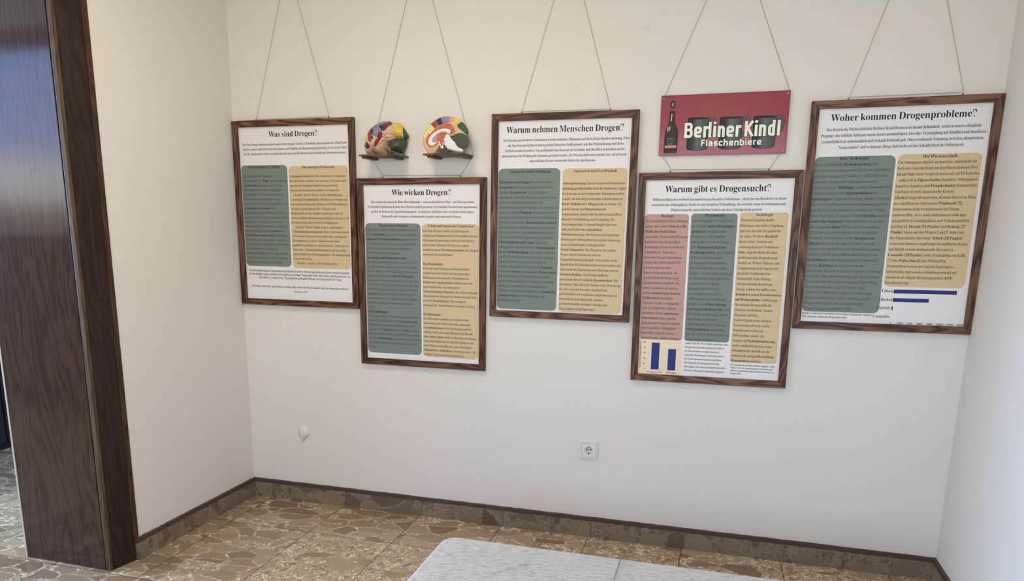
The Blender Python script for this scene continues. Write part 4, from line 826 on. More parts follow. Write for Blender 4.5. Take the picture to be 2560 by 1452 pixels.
# ------------------------------------------------------------------ shelves and brain models
def shelf(x0, x1, zt, cleats, label):
    r = tag(empty('wall_shelf', ((x0+x1)/2, 0, zt)), label, 'shelf', 'small shelves of the brain models'); cx = (x0+x1)/2
    box('board', x0-cx, x1-cx, -.132, -.001, -.0075, 0, M['shelf'], r, .001)
    for a in cleats: box('bracket', a-cx, a-cx+.028, -.122, -.001, -.0165, -.0075, M['shelf'], r, .001)
shelf(.7476, .9398, 1.7715, (.757, .886), 'small walnut shelf under the brain model seen from outside')
shelf(1.0605, 1.2553, 1.7705, (1.078, 1.222), 'small walnut shelf under the brain model cut in half')
BR = {"left":{"reg":[["flesh",[724.7,1819.3,728.8,1836.8,738.6,1857.2,749.3,1882.3,762.5,1896.1,784.6,1911.2,806.5,1920.8,828.2,1925.6,853.3,1925.6,871.1,1920.4,887.0,1917.6,901.2,1915.7,916.9,1902.8,929.1,1886.9,939.5,1872.6,948.1,1859.9,947.1,1850.6,939.1,1846.9,932.0,1848.6,894.6,1846.4,869.4,1836.7,854.6,1818.2,842.5,1797.9,840.9,1783.6,839.2,1771.7,828.3,1770.3,792.9,1770.9,786.0,1787.8,783.1,1781.5,792.0,1772.6,766.4,1771.9,745.4,1772.9,735.6,1784.0,728.7,1800.1]],["pale",[733.2,1862.1,739.7,1863.5,749.4,1883.8,759.7,1895.4,763.9,1883.5,759.0,1869.4,766.0,1856.5,764.7,1843.9,753.5,1833.0,746.1,1833.2,740.0,1841.3,728.1,1841.6]],["scarlet",[759.7,1896.2,773.6,1905.2,788.3,1912.7,786.2,1903.3,778.8,1894.1,780.2,1878.3,787.2,1868.7,783.2,1856.1,790.1,1843.3,782.5,1829.2,768.3,1840.6,765.0,1856.6,760.0,1872.5,763.9,1883.5]],["navy",[786.5,1911.9,797.4,1917.1,799.0,1906.1,787.9,1897.0,793.2,1890.6,796.6,1884.2,795.3,1868.5,786.9,1859.2,797.6,1852.6,793.8,1843.2,786.6,1846.6,783.2,1856.1,787.2,1868.7,778.4,1881.5,780.6,1894.0,786.2,1903.3]],["lavender",[797.4,1917.1,806.6,1922.3,828.3,1927.2,853.4,1927.2,867.5,1922.1,853.1,1916.3,835.1,1913.7,824.3,1908.5,822.3,1900.7,827.5,1892.8,838.1,1886.2,839.7,1878.3,827.0,1872.4,819.6,1861.5,813.8,1849.1,805.0,1855.6,797.8,1857.3,788.7,1859.1,796.3,1871.6,800.3,1887.2,785.9,1890.7,784.2,1895.5,798.9,1904.5]],["burgundy",[833.3,1912.9,851.3,1917.1,865.7,1921.0,878.0,1910.1,870.7,1901.0,863.4,1893.3,851.0,1899.9,838.5,1903.4,831.4,1908.3]],["navy",[822.4,1907.0,831.5,1909.9,838.5,1903.4,851.0,1899.9,863.4,1893.3,859.6,1884.1,850.5,1878.0,839.8,1879.9,836.4,1887.8,825.7,1894.4,822.3,1900.7]],["burgundy",[819.6,1861.5,827.1,1873.9,839.7,1876.8,843.1,1867.2,841.0,1853.1,833.6,1845.4,818.7,1825.3,803.8,1809.7,796.6,1811.5,804.3,1830.3,810.0,1841.3,819.2,1847.4,815.8,1853.8]],["yellow",[886.2,1919.2,901.2,1917.2,918.7,1902.7,929.0,1885.3,931.4,1865.0,931.1,1848.6,898.2,1848.9,896.6,1859.6,903.9,1868.8,904.2,1882.9,893.7,1892.5]],["green",[920.4,1899.6,930.9,1888.4,941.2,1872.6,949.9,1859.9,947.9,1849.0,939.0,1845.3,930.6,1848.2,930.8,1865.0,927.3,1885.4]],["navy",[759.0,1834.5,771.4,1823.1,777.5,1811.9,761.7,1801.0,747.4,1810.9,751.4,1823.5]],["olive",[863.9,1833.7,876.6,1840.5,894.6,1846.4,932.0,1848.1,940.7,1838.2,940.4,1822.6,931.2,1799.3,920.2,1781.4,902.4,1786.4,873.9,1794.1,870.6,1808.4,858.2,1814.9]],["stem",[850.9,1813.5,858.2,1814.9,870.6,1808.4,873.9,1794.1,893.5,1789.0,918.4,1781.4,928.2,1778.8,923.6,1771.0,911.1,1769.4,884.3,1773.3,857.5,1781.7,843.3,1794.7,846.3,1808.9]]],"gro":[[840.8,1846.9,855.2,1846.5,869.5,1844.6,894.6,1846.4],[843.8,1857.8,853.9,1867.0,868.4,1876.0,884.5,1877.2,896.8,1869.0],[846.3,1851.4,859.1,1860.6,877.1,1865.6,893.1,1859.7],[812.9,1810.3,825.8,1818.8,840.5,1829.5,853.3,1841.8],[822.3,1823.6,836.6,1820.1,852.8,1816.6],[792.9,1771.7,787.9,1789.4,790.1,1806.8,804.3,1830.3],[770.8,1797.7,782.2,1814.9,773.3,1826.2,764.5,1837.6],[733.7,1816.0,741.7,1804.6,756.1,1798.0,770.8,1797.7],[735.1,1831.9,742.2,1823.7,749.5,1823.6],[789.1,1802.1,803.6,1798.6,812.5,1792.1,803.2,1782.7],[811.1,1811.2,821.7,1798.3,825.0,1783.9,817.5,1776.1],[825.0,1783.9,839.5,1783.6],[865.5,1910.5,870.5,1894.7,864.9,1882.4],[886.7,1902.1,888.3,1891.1,877.4,1878.9],[768.3,1840.6,768.8,1859.6,774.6,1875.3,771.4,1891.1],[741.3,1857.1,753.9,1850.5,761.1,1844.0],[913.3,1899.8,909.6,1885.9,918.2,1874.7],[900.4,1868.9,912.7,1862.4,928.7,1865.1],[813.5,1908.8,813.1,1893.2,805.4,1874.5],[831.6,1916.1,842.2,1909.6,856.6,1912.3],[822.8,1845.7,830.3,1858.1,834.2,1870.6],[764.4,1831.2,762.1,1815.4,758.1,1804.3],[730.8,1808.0,741.3,1791.9,759.4,1783.5,781.4,1786.3],[804.4,1833.5,798.7,1820.9,791.2,1811.6]]},"right":{"reg":[["flesh",[1071.4,1769.6,1059.4,1785.7,1047.5,1806.8,1041.6,1822.3,1043.0,1842.3,1049.7,1859.0,1065.4,1883.0,1081.9,1900.8,1106.7,1916.0,1123.7,1924.6,1140.7,1928.6,1166.0,1929.3,1191.2,1925.5,1211.2,1915.9,1228.0,1904.9,1243.0,1890.3,1254.7,1873.4,1258.9,1858.3,1255.6,1847.9,1241.4,1846.7,1191.1,1847.9,1174.2,1846.8,1157.3,1839.6,1123.2,1809.8,1109.4,1785.6,1100.7,1776.5,1088.6,1770.5]],["green",[1206.2,1891.3,1211.3,1898.7,1224.6,1905.0,1229.6,1904.9,1244.6,1890.2,1255.5,1873.4,1259.7,1858.3,1256.4,1847.8,1243.1,1855.7,1231.4,1866.5,1211.3,1880.6]],["yellow",[1192.0,1927.0,1211.2,1916.7,1226.3,1906.5,1207.9,1894.3,1199.5,1896.0,1193.7,1899.2]],["peach",[1167.7,1930.0,1192.0,1927.0,1192.8,1906.7,1174.3,1905.7]],["lavender",[1129.7,1927.4,1140.7,1929.6,1167.7,1930.0,1169.3,1922.4,1173.5,1905.8,1140.6,1899.9]],["navy",[1106.7,1916.8,1122.0,1924.6,1130.2,1927.4,1140.6,1899.2,1116.8,1892.3]],["scarlet",[1081.0,1900.1,1093.0,1908.9,1107.2,1916.5,1115.1,1890.8,1103.1,1880.5]],["pale",[1040.9,1839.3,1048.0,1859.0,1063.7,1883.1,1080.2,1900.9,1102.2,1879.8,1084.1,1862.7,1077.2,1856.8,1067.8,1863.1,1059.1,1851.1,1054.8,1842.0]],["orange",[1072.1,1856.9,1079.0,1858.3,1103.1,1880.5,1127.0,1893.5,1157.5,1901.7,1174.3,1899.7,1191.1,1884.2,1198.7,1862.8,1177.6,1851.3,1167.5,1856.1,1176.0,1871.0,1160.8,1879.0,1140.5,1879.5,1116.7,1872.5,1094.4,1860.9,1080.6,1847.5,1071.9,1832.4,1071.8,1818.6,1082.0,1807.6,1095.8,1808.9,1113.0,1823.8,1120.7,1823.7,1119.8,1816.0,1092.3,1801.3,1076.8,1799.3,1064.8,1811.1,1058.0,1822.0,1059.9,1835.8]],["white",[1176.0,1871.0,1160.8,1879.0,1140.5,1879.8,1116.7,1873.3,1094.4,1861.7,1079.7,1848.3,1070.5,1832.4,1069.7,1818.6,1080.3,1808.0,1094.1,1808.6,1115.6,1824.1,1101.0,1820.7,1089.0,1822.1,1086.5,1832.1,1094.3,1844.1,1109.8,1857.5,1130.2,1866.1,1147.2,1868.0,1165.8,1860.7,1171.7,1856.7]],["lilac",[1086.5,1832.1,1094.3,1844.1,1109.8,1857.5,1130.2,1866.1,1147.2,1868.0,1165.8,1860.7,1174.2,1848.3,1162.4,1854.7,1155.7,1860.9,1140.4,1865.1,1123.4,1860.2,1113.1,1849.8,1108.8,1834.6,1113.0,1825.4,1101.0,1821.0,1089.0,1822.1]],["orange",[1108.8,1837.7,1113.1,1851.3,1123.4,1860.2,1140.4,1865.1,1155.7,1860.9,1160.7,1854.7,1150.6,1850.4,1150.5,1842.8,1142.0,1833.9,1138.5,1815.6,1130.0,1806.6,1123.2,1820.6,1119.8,1826.7,1113.0,1826.1]],["umber",[1121.4,1800.7,1129.9,1794.4,1141.9,1800.3,1150.4,1803.2,1162.3,1792.2,1174.2,1786.6,1162.2,1775.4,1148.6,1767.6,1126.4,1768.0,1121.3,1780.7]],["white",[1119.5,1827.5,1124.1,1825.1,1130.8,1805.9,1134.2,1805.8,1138.6,1821.7,1143.3,1825.5,1141.6,1812.5,1138.5,1804.9,1142.7,1800.3,1141.9,1796.4,1131.6,1793.1,1124.8,1803.7]],["olive",[1176.8,1842.2,1191.1,1852.5,1213.0,1858.7,1234.7,1857.4,1253.1,1847.9,1260.2,1834.2,1261.9,1822.1,1256.9,1804.0,1244.9,1792.1,1228.2,1791.7,1213.0,1798.8,1202.9,1809.7,1196.2,1820.5,1184.4,1831.4]],["white",[1155.6,1851.8,1162.4,1856.5,1170.9,1845.4,1184.4,1829.9,1196.2,1819.0,1204.6,1805.1,1216.4,1795.7,1228.2,1792.5,1235.2,1784.7,1229.9,1776.9,1208.0,1779.9,1182.6,1785.7,1162.3,1792.2,1150.4,1804.7,1143.6,1812.5,1146.2,1821.6,1142.3,1832.3,1151.4,1842.8,1150.6,1848.9]]],"gro":[[1061.4,1811.1,1076.7,1793.9,1097.4,1793.5,1116.3,1805.4],[1054.4,1802.0,1071.5,1783.2,1095.6,1785.8],[1047.7,1826.8,1056.2,1811.2,1064.7,1801.8],[1201.2,1871.8,1211.3,1876.1,1229.7,1863.6],[1130.1,1841.8,1133.6,1852.3,1143.8,1852.1,1145.4,1842.9,1136.9,1837.0],[1119.9,1840.5,1123.4,1852.6,1137.0,1859.1,1150.6,1856.5],[1140.5,1882.5,1154.1,1888.2,1167.6,1886.3,1177.7,1877.0],[1130.3,1882.8,1150.7,1894.4,1171.0,1893.8,1186.1,1878.3,1187.8,1860.1],[1063.2,1818.8,1071.7,1806.3,1085.4,1804.5],[1211.3,1883.6,1231.3,1877.1,1246.4,1858.6],[1067.1,1876.9,1075.6,1867.5],[1157.5,1927.3,1159.2,1912.2],[1170.8,1831.7,1189.4,1816.1,1197.9,1803.7]]}}
BC = {'flesh': (216, 174, 140), 'peach': (205, 165, 135), 'pale': (226, 212, 135), 'yellow': (226, 196, 74), 'scarlet': (158, 60, 50), 'navy': (46, 50, 74), 'lavender': (142, 126, 150), 'burgundy': (128, 38, 46),
      'green': (38, 92, 56), 'olive': (72, 76, 58), 'stem': (150, 138, 132), 'orange': (196, 100, 62), 'white': (232, 230, 226), 'lilac': (176, 150, 150), 'umber': (84, 62, 52)}
for k, c in BC.items(): M['b_'+k] = mat('painted_'+k, lin(*c), .38, .45)
BN = {'flesh': 'cortex', 'peach': 'parietal_gyrus', 'pale': 'frontal_area', 'yellow': 'occipital_area', 'scarlet': 'premotor_strip', 'navy': 'cortex_patch', 'lavender': 'sensory_strip', 'burgundy': 'temporal_patch',
      'green': 'visual_area', 'olive': 'cerebellum', 'stem': 'brain_stem', 'orange': 'limbic_band', 'white': 'white_matter', 'lilac': 'ventricle', 'umber': 'temporal_base'}
BLB = {'flesh': 'skin coloured folds', 'pale': 'pale yellow folds', 'yellow': 'bright yellow folds', 'scarlet': 'dark red strip', 'navy': 'navy blue patch', 'lavender': 'lavender strip', 'burgundy': 'wine red patch', 'green': 'green patch',
       'olive': 'dark olive green cerebellum', 'stem': 'grey stem', 'orange': 'orange band', 'white': 'white inner structure', 'lilac': 'dull mauve hollow', 'umber': 'dark brown underside', 'peach': 'peach coloured fold'}
def inside(P, X, Z):
    n = len(P)//2; r = np.zeros(X.shape, bool); j = n-1
    for i in range(n):
        xi, zi, xj, zj = P[2*i], P[2*i+1], P[2*j], P[2*j+1]
        if zi != zj: r ^= ((zi > Z) != (zj > Z)) & (X < (xj-xi)*(Z-zi)/(zj-zi)+xi)
        j = i
    return r
def dist_pts(V, Q):
    out = np.full(len(V), 1e9)
    if len(Q) == 0: return out
    for a in range(0, len(V), 2000):
        d = V[a:a+2000, None, :]-Q[None]; out[a:a+2000] = np.sqrt((d*d).sum(2).min(1))
    return out
def brain(data, label, base, half):
    h = .8; regs = data['reg']; allx = np.concatenate([r[1][0::2] for r in regs]); allz = np.concatenate([r[1][1::2] for r in regs])
    xs = np.arange(min(allx)-h, max(allx)+2*h, h); zs = np.arange(min(allz)-h, max(allz)+2*h, h)
    Xc, Zc = np.meshgrid((xs[:-1]+xs[1:])/2, (zs[:-1]+zs[1:])/2, indexing='ij'); lab = np.full(Xc.shape, -1)
    for k, (c, P) in enumerate(regs): lab[inside(P, Xc, Zc)] = k
    nx, nz = lab.shape; pad = np.full((nx+2, nz+2), -1); pad[1:-1, 1:-1] = lab
    bp = []; sp_ = []
    d = pad[1:, 1:-1] != pad[:-1, 1:-1]; I, J = np.nonzero(d)
    for i, j in zip(I, J):
        q = (xs[0]+i*h, zs[0]+(j+.5)*h); (sp_ if -1 in (pad[i+1, j+1], pad[i, j+1]) else bp).append(q)
    d = pad[1:-1, 1:] != pad[1:-1, :-1]; I, J = np.nonzero(d)
    for i, j in zip(I, J):
        q = (xs[0]+(i+.5)*h, zs[0]+j*h); (sp_ if -1 in (pad[i+1, j+1], pad[i+1, j]) else bp).append(q)
    X, Z = np.meshgrid(xs, zs, indexing='ij'); V = np.stack([X.ravel(), Z.ravel()], 1)
    ds = np.maximum(0, dist_pts(V, np.array(sp_))-.6); db = dist_pts(V, np.array(bp)); gp = []
    for g in data['gro']:
        for i in range(0, len(g)-2, 2):
            a, b_ = np.array(g[i:i+2]), np.array(g[i+2:i+4]); n = max(2, int(np.hypot(*(b_-a))/.6)); gp += [a+(b_-a)*k/n for k in range(n+1)]
    dg = dist_pts(V, np.array(gp)); dm = np.minimum(db, dg)
    Rm, Dm = (50, 62) if not half else (42, 58)
    tt = np.clip(ds/Rm, 0, 1); dome = Dm*np.sqrt(1-(1-tt)**2)
    g_ = dome.reshape(X.shape); in_ = ds.reshape(X.shape) > .9
    for it in range(350):
        av = g_.copy(); av[1:-1, 1:-1] = (g_[2:, 1:-1]+g_[:-2, 1:-1]+g_[1:-1, 2:]+g_[1:-1, :-2])/4; g_ = np.where(in_, av, g_)
    dome = g_.ravel()
    if not half:
        yb = -18.; yf = yb-dome-np.minimum(1, ds/4)*4.0*np.clip(1-np.exp(-dm/2.2), 0, 1)-.3; yk = np.full_like(yf, yb)
    else:
        yc_ = -82.; yf = yc_-np.minimum(2.2, ds*.55)-np.minimum(1, ds/3)*1.6*np.clip(1-np.exp(-dm/1.6), 0, 1); yk = yc_+dome
    root = tag(empty('brain_model', (base[0], base[1], base[2])), label, 'brain model', 'anatomical brain models on shelves'); o3 = np.array(base)
    vid = np.arange(len(V)).reshape(X.shape); P3 = np.stack([V[:, 0], yf, V[:, 1]], 1)/1000-o3; B3 = np.stack([V[:, 0], yk, V[:, 1]], 1)/1000-o3
    for c in dict.fromkeys(r[0] for r in regs):
        for k in [q for q, r in enumerate(regs) if r[0] == c]:
            I, J = np.nonzero(lab == k)
            if len(I) == 0: continue
            F = np.stack([vid[I, J], vid[I+1, J], vid[I+1, J+1], vid[I, J+1]], 1); VV = P3
            if k == 0:
                I2, J2 = np.nonzero(lab >= 0); n = len(V)
                F = np.vstack([F, np.stack([vid[I2, J2+1], vid[I2+1, J2+1], vid[I2+1, J2], vid[I2, J2]], 1)+n]); VV = np.vstack([P3, B3])
                # side skirt between front and back along the outline
                sk = []
                for di, dj, a, b_ in ((-1, 0, (0, 1), (0, 0)), (1, 0, (1, 0), (1, 1)), (0, -1, (0, 0), (1, 0)), (0, 1, (1, 1), (0, 1))):
                    m_ = (pad[1:-1, 1:-1] >= 0) & (pad[1+di:1+di+nx, 1+dj:1+dj+nz] < 0); Is, Js = np.nonzero(m_)
                    va = vid[Is+a[0], Js+a[1]]; vb = vid[Is+b_[0], Js+b_[1]]; sk.append(np.stack([va+n, vb+n, vb, va], 1))
                F = np.vstack([F]+sk)
            u, inv = np.unique(F, return_inverse=True); F = inv.reshape(F.shape)
            o = pyobj(BN[c], VV[u], F, M['b_'+c], root, True); o['label'] = BLB[c]
brain(BR['left'], 'multicoloured half brain model showing its folded outside, on the left shelf', (.843, -.05, 1.7715), False)
brain(BR['right'], 'half brain model showing its flat cut face with white arch, on the right shelf', (1.158, -.08, 1.7705), True)

# ------------------------------------------------------------------ tin sign
S = {'bottle': [[[-0.2144, 0.0188], [-0.217, 0.0646], [-0.1924, 0.0637], [-0.1909, 0.0181]], [-0.2042, 0.106], [-0.2055, -0.0135], [-0.1773, -0.0144], [-0.2275, -0.1078], [-0.1765, -0.1089], [-0.2144, 0.0188], [-0.1909, 0.0181]], 'B': [[-0.1495, -0.0507], [-0.1495, 0.0088], [-0.1157, -0.0505]], 'letters': [['B', -0.1508, -0.1169], ['e', -0.1114, -0.0808], ['r', -0.0749, -0.0526], ['l', -0.0541, -0.0431], ['i', -0.0364, -0.0238], ['n', -0.0174, 0.0104], ['e', 0.0167, 0.0466], ['r', 0.0523, 0.0757], ['K', 0.0871, 0.1234], ['i', 0.125, 0.1376], ['n', 0.142, 0.1696], ['d', 0.1769, 0.2037], ['l', 0.2116, 0.2243]], 'base': [[-0.1494, -0.0512], [0.224, -0.0496]], 'xh': [[-0.1127, -0.0061], [0.0175, -0.0049], [0.1415, -0.0061]], 'cap': [[-0.1495, 0.0088], [0.0882, 0.0101], [0.2114, 0.0098]], 'fl': [[-0.0804, -0.0853], [0.1557, -0.0828]], 'flx': [[-0.0501, -0.0648], [0.1404, -0.0629]], 'flc': [[-0.0804, -0.0594], [0.0731, -0.0573]], 'mugs': [[[-0.1355, 0.0253], [-0.0561, 0.0249], [-0.1396, -0.0866], [-0.0575, -0.0931], [-0.0237, 0.0171], [-0.0975, -0.1003]], [[-0.0105, 0.0234], [0.0749, 0.0239], [-0.0109, -0.0862], [0.0755, -0.0906], [0.1065, 0.0172], [0.0333, -0.0998]], [[0.1205, 0.0223], [0.2048, 0.0238], [0.1189, -0.0871], [0.2042, -0.088], [0.2321, 0.0218], [0.1631, -0.0982]]], 'label': [[-0.2202, -0.0465], [-0.1966, -0.0471], [-0.218, -0.0778], [-0.1967, -0.0772], [-0.1859, -0.0486]], 'band': [[-0.2251, -0.0781], [-0.1854, -0.0781], [-0.2254, -0.0897], [-0.1866, -0.089]]}
sx_, sz_, sw_, sh_, sa_ = [2.332, 1.8737, 0.4995, 0.2377, 0.0036]
M['sign_red'] = mat('red_enamel', lin(140, 22, 32), .35, .35); t_ = NT(M['sign_red']); t_.bump(t_.noise(t_.coord(), 9, 2, .5).outputs[0], .25, .008); t_.b.inputs['Coat Weight'].default_value = .15; t_.b.inputs['Coat Roughness'].default_value = .08
M['sign_white'] = mat('cream_enamel', lin(226, 222, 200), .3, .5); M['sign_black'] = mat('black_enamel', lin(24, 20, 22), .4, .2)
M['sign_grey'] = mat('grey_enamel', lin(88, 90, 88), .4, .2); M['sign_orange'] = mat('orange_enamel', lin(190, 105, 50), .3, .5); M['tin'] = mat('bare_tin', lin(170, 168, 165), .35, .5, .8); M['glass_light'] = mat('printed_highlight', lin(190, 165, 120), .3, .5)
def printed_grad(name, stops):
    m = mat(name, stops[1][1], .4, .2); t = NT(m); s = t.n('SeparateXYZ'); t.l(t.coord('Generated'), s.inputs[0]); t.l(t.ramp(s.outputs[0], stops), t.b.inputs['Base Color']); return m
M['mug'] = printed_grad('printed_grey_mug', ((0, lin(30, 30, 32)), (.22, lin(42, 42, 44)), (.5, lin(96, 100, 98)), (.72, lin(82, 84, 84)), (1, lin(62, 64, 64))))
M['bottle'] = printed_grad('printed_brown_bottle', ((0, lin(34, 22, 20)), (.4, lin(58, 38, 32)), (.7, lin(62, 42, 36)), (1, lin(36, 24, 22))))
sg = tag(empty('tin_sign', (sx_, 0, sz_), (0, -sa_, 0)), 'red embossed tin beer sign with a bottle and three grey mugs, above a framed poster', 'sign')
bm = bmesh.new(); abox(bm, -sw_/2, sw_/2, -.012, -.0105, -sh_/2, sh_/2); pl = obj('plate', bm, M['sign_red'], sg); bevel(pl, .0006)
bm = bmesh.new()
for q in ((-sw_/2-.001, sw_/2+.001, sh_/2, sh_/2+.001), (-sw_/2-.001, sw_/2+.001, -sh_/2-.001, -sh_/2)): abox(bm, q[0], q[1], -.0123, -.0075, q[2], q[3])
for q in (-sw_/2-.001, sw_/2): abox(bm, q, q+.001, -.0123, -.0075, -sh_/2, sh_/2)
obj('rolled_rim', bm, M['sign_red'], sg)
for a in (-1, 1):
    for b_ in (-1, 1):
        bm = bmesh.new(); lathe(bm, [(.0008, -.0132), (.002, -.0128), (.0034, -.0121), (.0034, -.0118)], 10, 'y'); o = obj('corner_rivet', bm, M['tin'], sg); o.location = (a*(sw_/2-.008), 0, b_*(sh_/2-.010))
lay_n = [0]
def art(name, polys, m, lvl, parent=sg, lift=None):
    V = []; F = []
    for n_, P in enumerate(polys):
        k = len(V); V += [(x, -.0121-.00025*lvl-(.00004*lift[n_] if lift else 0), z) for x, z in P]; ar = sum(P[i][0]*P[(i+1) % len(P)][1]-P[(i+1) % len(P)][0]*P[i][1] for i in range(len(P)))
        f = tuple(range(k, k+len(P))); F.append(f if ar > 0 else f[::-1])
    return pyobj(name, V, F, m, parent)
def ribbon(path, w, cap=0):
    P = [np.array(p, float) for p in path]; Q = []
    if cap:
        d = P[0]-P[1]; P[0] = P[0]+d/np.hypot(*d)*cap; d = P[-1]-P[-2]; P[-1] = P[-1]+d/np.hypot(*d)*cap
    L = []; Rr = []
    def unit(v): return v/max(1e-9, np.hypot(*v))
    for i, p in enumerate(P):
        a = unit(P[i]-P[i-1]) if i else unit(P[1]-P[0]); b_ = unit(P[i+1]-P[i]) if i < len(P)-1 else a
        na = np.array((-a[1], a[0])); n = unit(a+b_) if np.hypot(*(a+b_)) > .2 else a
        n = np.array((-n[1], n[0])); n = n/max(.5, float(n@na))
        L.append(p+n*w/2); Rr.append(p-n*w/2)
    return [[tuple(L[i]), tuple(L[i+1]), tuple(Rr[i+1]), tuple(Rr[i])] for i in range(len(P)-1)]
def rnd(path, r, n=4):
    P = [np.array(p, float) for p in path]; out = [P[0]]
    for i in range(1, len(P)-1):
        a = P[i-1]-P[i]; b_ = P[i+1]-P[i]; la, lb = np.hypot(*a), np.hypot(*b_); q = min(r, la/2, lb/2)
        s, e_ = P[i]+a/la*q, P[i]+b_/lb*q
        for k in range(n+1):
            u = k/n; out.append(s*(1-u)**2+P[i]*2*u*(1-u)+e_*u*u)
    out.append(P[-1]); res = [out[0]]
    for p in out[1:]:
        if np.hypot(*(p-res[-1])) > 2e-5: res.append(p)
    return res
def letter(ch, W, H, Cc, w):
    q = w/2; r = w*.75; S_ = []
    up = Cc
    if ch == 'n': S_ = [[(q, 0), (q, H)], [(q, H-q), (W-q, H-q), (W-q, 0)]]
    elif ch == 'r': S_ = [[(q, 0), (q, H)], [(q, H-q), (W*.93, H-q)]]
    elif ch == 'l': S_ = [[(q, 0), (q, up)]] if W < w*2 else [[(W/2, 0), (W/2, up)]]
    elif ch == 'i': S_ = [[(W/2, 0), (W/2, H)], [(W/2, H+(up-H)*.45), (W/2, up+.001)]]
    elif ch == 'e': S_ = [[(w*.97, H*.47), (W-q, H*.47), (W-q, H-q), (q, H-q), (q, q), (W-q*.5, q)]]
    elif ch == 'B': S_ = [[(q, 0), (q, up)], [(q, q), (W-q, q), (W-q, up*.52), (q, up*.52)], [(q, up*.52), (W-q*1.3, up*.52), (W-q*1.3, up-q), (q, up-q)]]
    elif ch == 'K': S_ = [[(q, 0), (q, up)], [(w*.8, up*.46), (W-q*1.1, up)], [(w*1.1, up*.55), (W-q, 0)]]
    elif ch == 'd': S_ = [[(W-q, 0), (W-q, up)], [(W-q, q), (q, q), (q, H-q), (W-q, H-q)]]
    elif ch == 'b': S_ = [[(q, 0), (q, up)], [(q, q), (W-q, q), (W-q, H-q), (q, H-q)]]
    elif ch == 'h': S_ = [[(q, 0), (q, up)], [(q, H-q), (W-q, H-q), (W-q, 0)]]
    elif ch == 'F': S_ = [[(q, 0), (q, up)], [(q, up-q), (W, up-q)], [(q, up*.52), (W*.88, up*.52)]]
    elif ch == 'a': S_ = [[(q*.6, H-q), (W-q, H-q), (W-q, 0)], [(W-q, q), (q, q), (q, H*.56), (W-q, H*.56)]]
    elif ch == 's': S_ = [[(W-q*.4, H-q), (q, H-q), (q, H*.5), (W-q, H*.5), (W-q, q), (q*.4, q)]]
    elif ch == 'c': S_ = [[(W, H-q), (q, H-q), (q, q), (W, q)]]
    return [rnd(s, r) for s in S_]
letters = []
for c, a, b_ in S['letters']: letters.append((c, a, b_-a, -.0506, .0447, .0602, .0112))
x = S['fl'][0][0]; tot = S['fl'][1][0]-x; ws = [('F', .85), ('l', .30), ('a', .95), ('s', .88), ('c', .85), ('h', .95), ('e', .95), ('n', .95), ('b', .95), ('i', .32), ('e', .95), ('r', .6), ('e', .95)]
gap = .21; unit = tot/(sum(w for _, w in ws)+gap*(len(ws)-1))
for c, w in ws: letters.append((c, x, w*unit, -.0846, .0192, .0258, .0052)); x += (w+gap)*unit
for c, x0, W, z0, Hh, Cc, w in letters:
    fillp = []; outp = []; lift = []
    for ns, s in enumerate(letter(c, W, Hh, Cc, w)):
        s = [(x0+p[0], z0+p[1]) for p in s]; q_ = ribbon(s, w); fillp += q_; lift += [ns]*len(q_); outp += ribbon(s, w+.0032 if w > .008 else w+.0022, .0016 if w > .008 else .0011)
    o = art('letter', fillp, M['sign_white'], 5, lift=lift); art('letter_outline', outp, M['sign_black'], 4, o, lift)
def ell(cx, cz, rx, rz, a0, a1, n=20): return [(cx+rx*math.cos(R(a0+(a1-a0)*k/n)), cz+rz*math.sin(R(a0+(a1-a0)*k/n))) for k in range(n+1)]
for tl, tr, bl_, br_, hd, bot in S['mugs']:
    xl, xr_ = (tl[0]+bl_[0])/2, (tr[0]+br_[0])/2; zt = (tl[1]+tr[1])/2; zb = (bl_[1]+br_[1])/2; cx = (xl+xr_)/2; rx = (xr_-xl)/2; rz = .0085
    mug = empty('mug_picture', (0, 0, 0)); mug.parent = sg
    body = [(cx-rx, zt)]+ell(cx, zb, rx, rz+.002, 180, 360)+[(cx+rx, zt)]+ell(cx, zt, rx, .004, 0, 180)[1:-1]
    big = [(cx+(x_-cx)*1.045, z_+(.0012 if z_ > 0 else -.0016)) for x_, z_ in body]
    hx = cx+rx; hand = [(hx-.002, zt-.010), (hx+.008, zt-.0005), (hx+.022, zt-.003), (hx+.0265, zt-.018), (hx+.0225, zt-.048), (hx+.010, zt-.066), (hx-.002, zt-.072)]
    hand = rnd(hand, .012, 5)
    pass_ = art('handle_outline', ribbon(hand, .0132), M['sign_black'], 0, mug); art('handle', ribbon(hand, .0100), M['sign_grey'], 1, mug)
    art('outline', [big], M['sign_black'], 2, mug); art('body', [body], M['mug'], 3, mug)
    art('rim', [ell(cx, zt, rx*.97, .0036, 0, 360, 28)[:-1]], M['sign_black'], 3.5, mug)
    art('base_line', ribbon(ell(cx, zb+.006, rx, rz, 180, 360), .0012), M['sign_black'], 3.3, mug)
bt = empty('bottle_picture', (0, 0, 0)); bt.parent = sg
(nl, _, _, nr), top, shl, shr, bl_, br_, _, _ = S['bottle']
bx = (bl_[0]+br_[0])/2; tx_ = -.2035
prof = [(-.2300, -.104), (-.2285, -.030), (-.2250, -.012), (-.2185, .002), (-.2140, .020), (-.2150, .058), (-.1930, .058), (-.1915, .020), (-.1880, .002), (-.1800, -.012), (-.1770, -.030), (-.1770, -.104), (-.181, -.1095), (-.226, -.1095)]
ccx = -.2035
art('outline', [[(ccx+(x_-ccx)*1.05, z_) for x_, z_ in prof]], M['sign_black'], 1, bt); art('glass', [prof], M['bottle'], 2, bt)
art('wire_bail', ribbon(ell(-.2035, .080, .0165, .021, -60, 240, 24), .0022), M['sign_grey'], 3, bt)
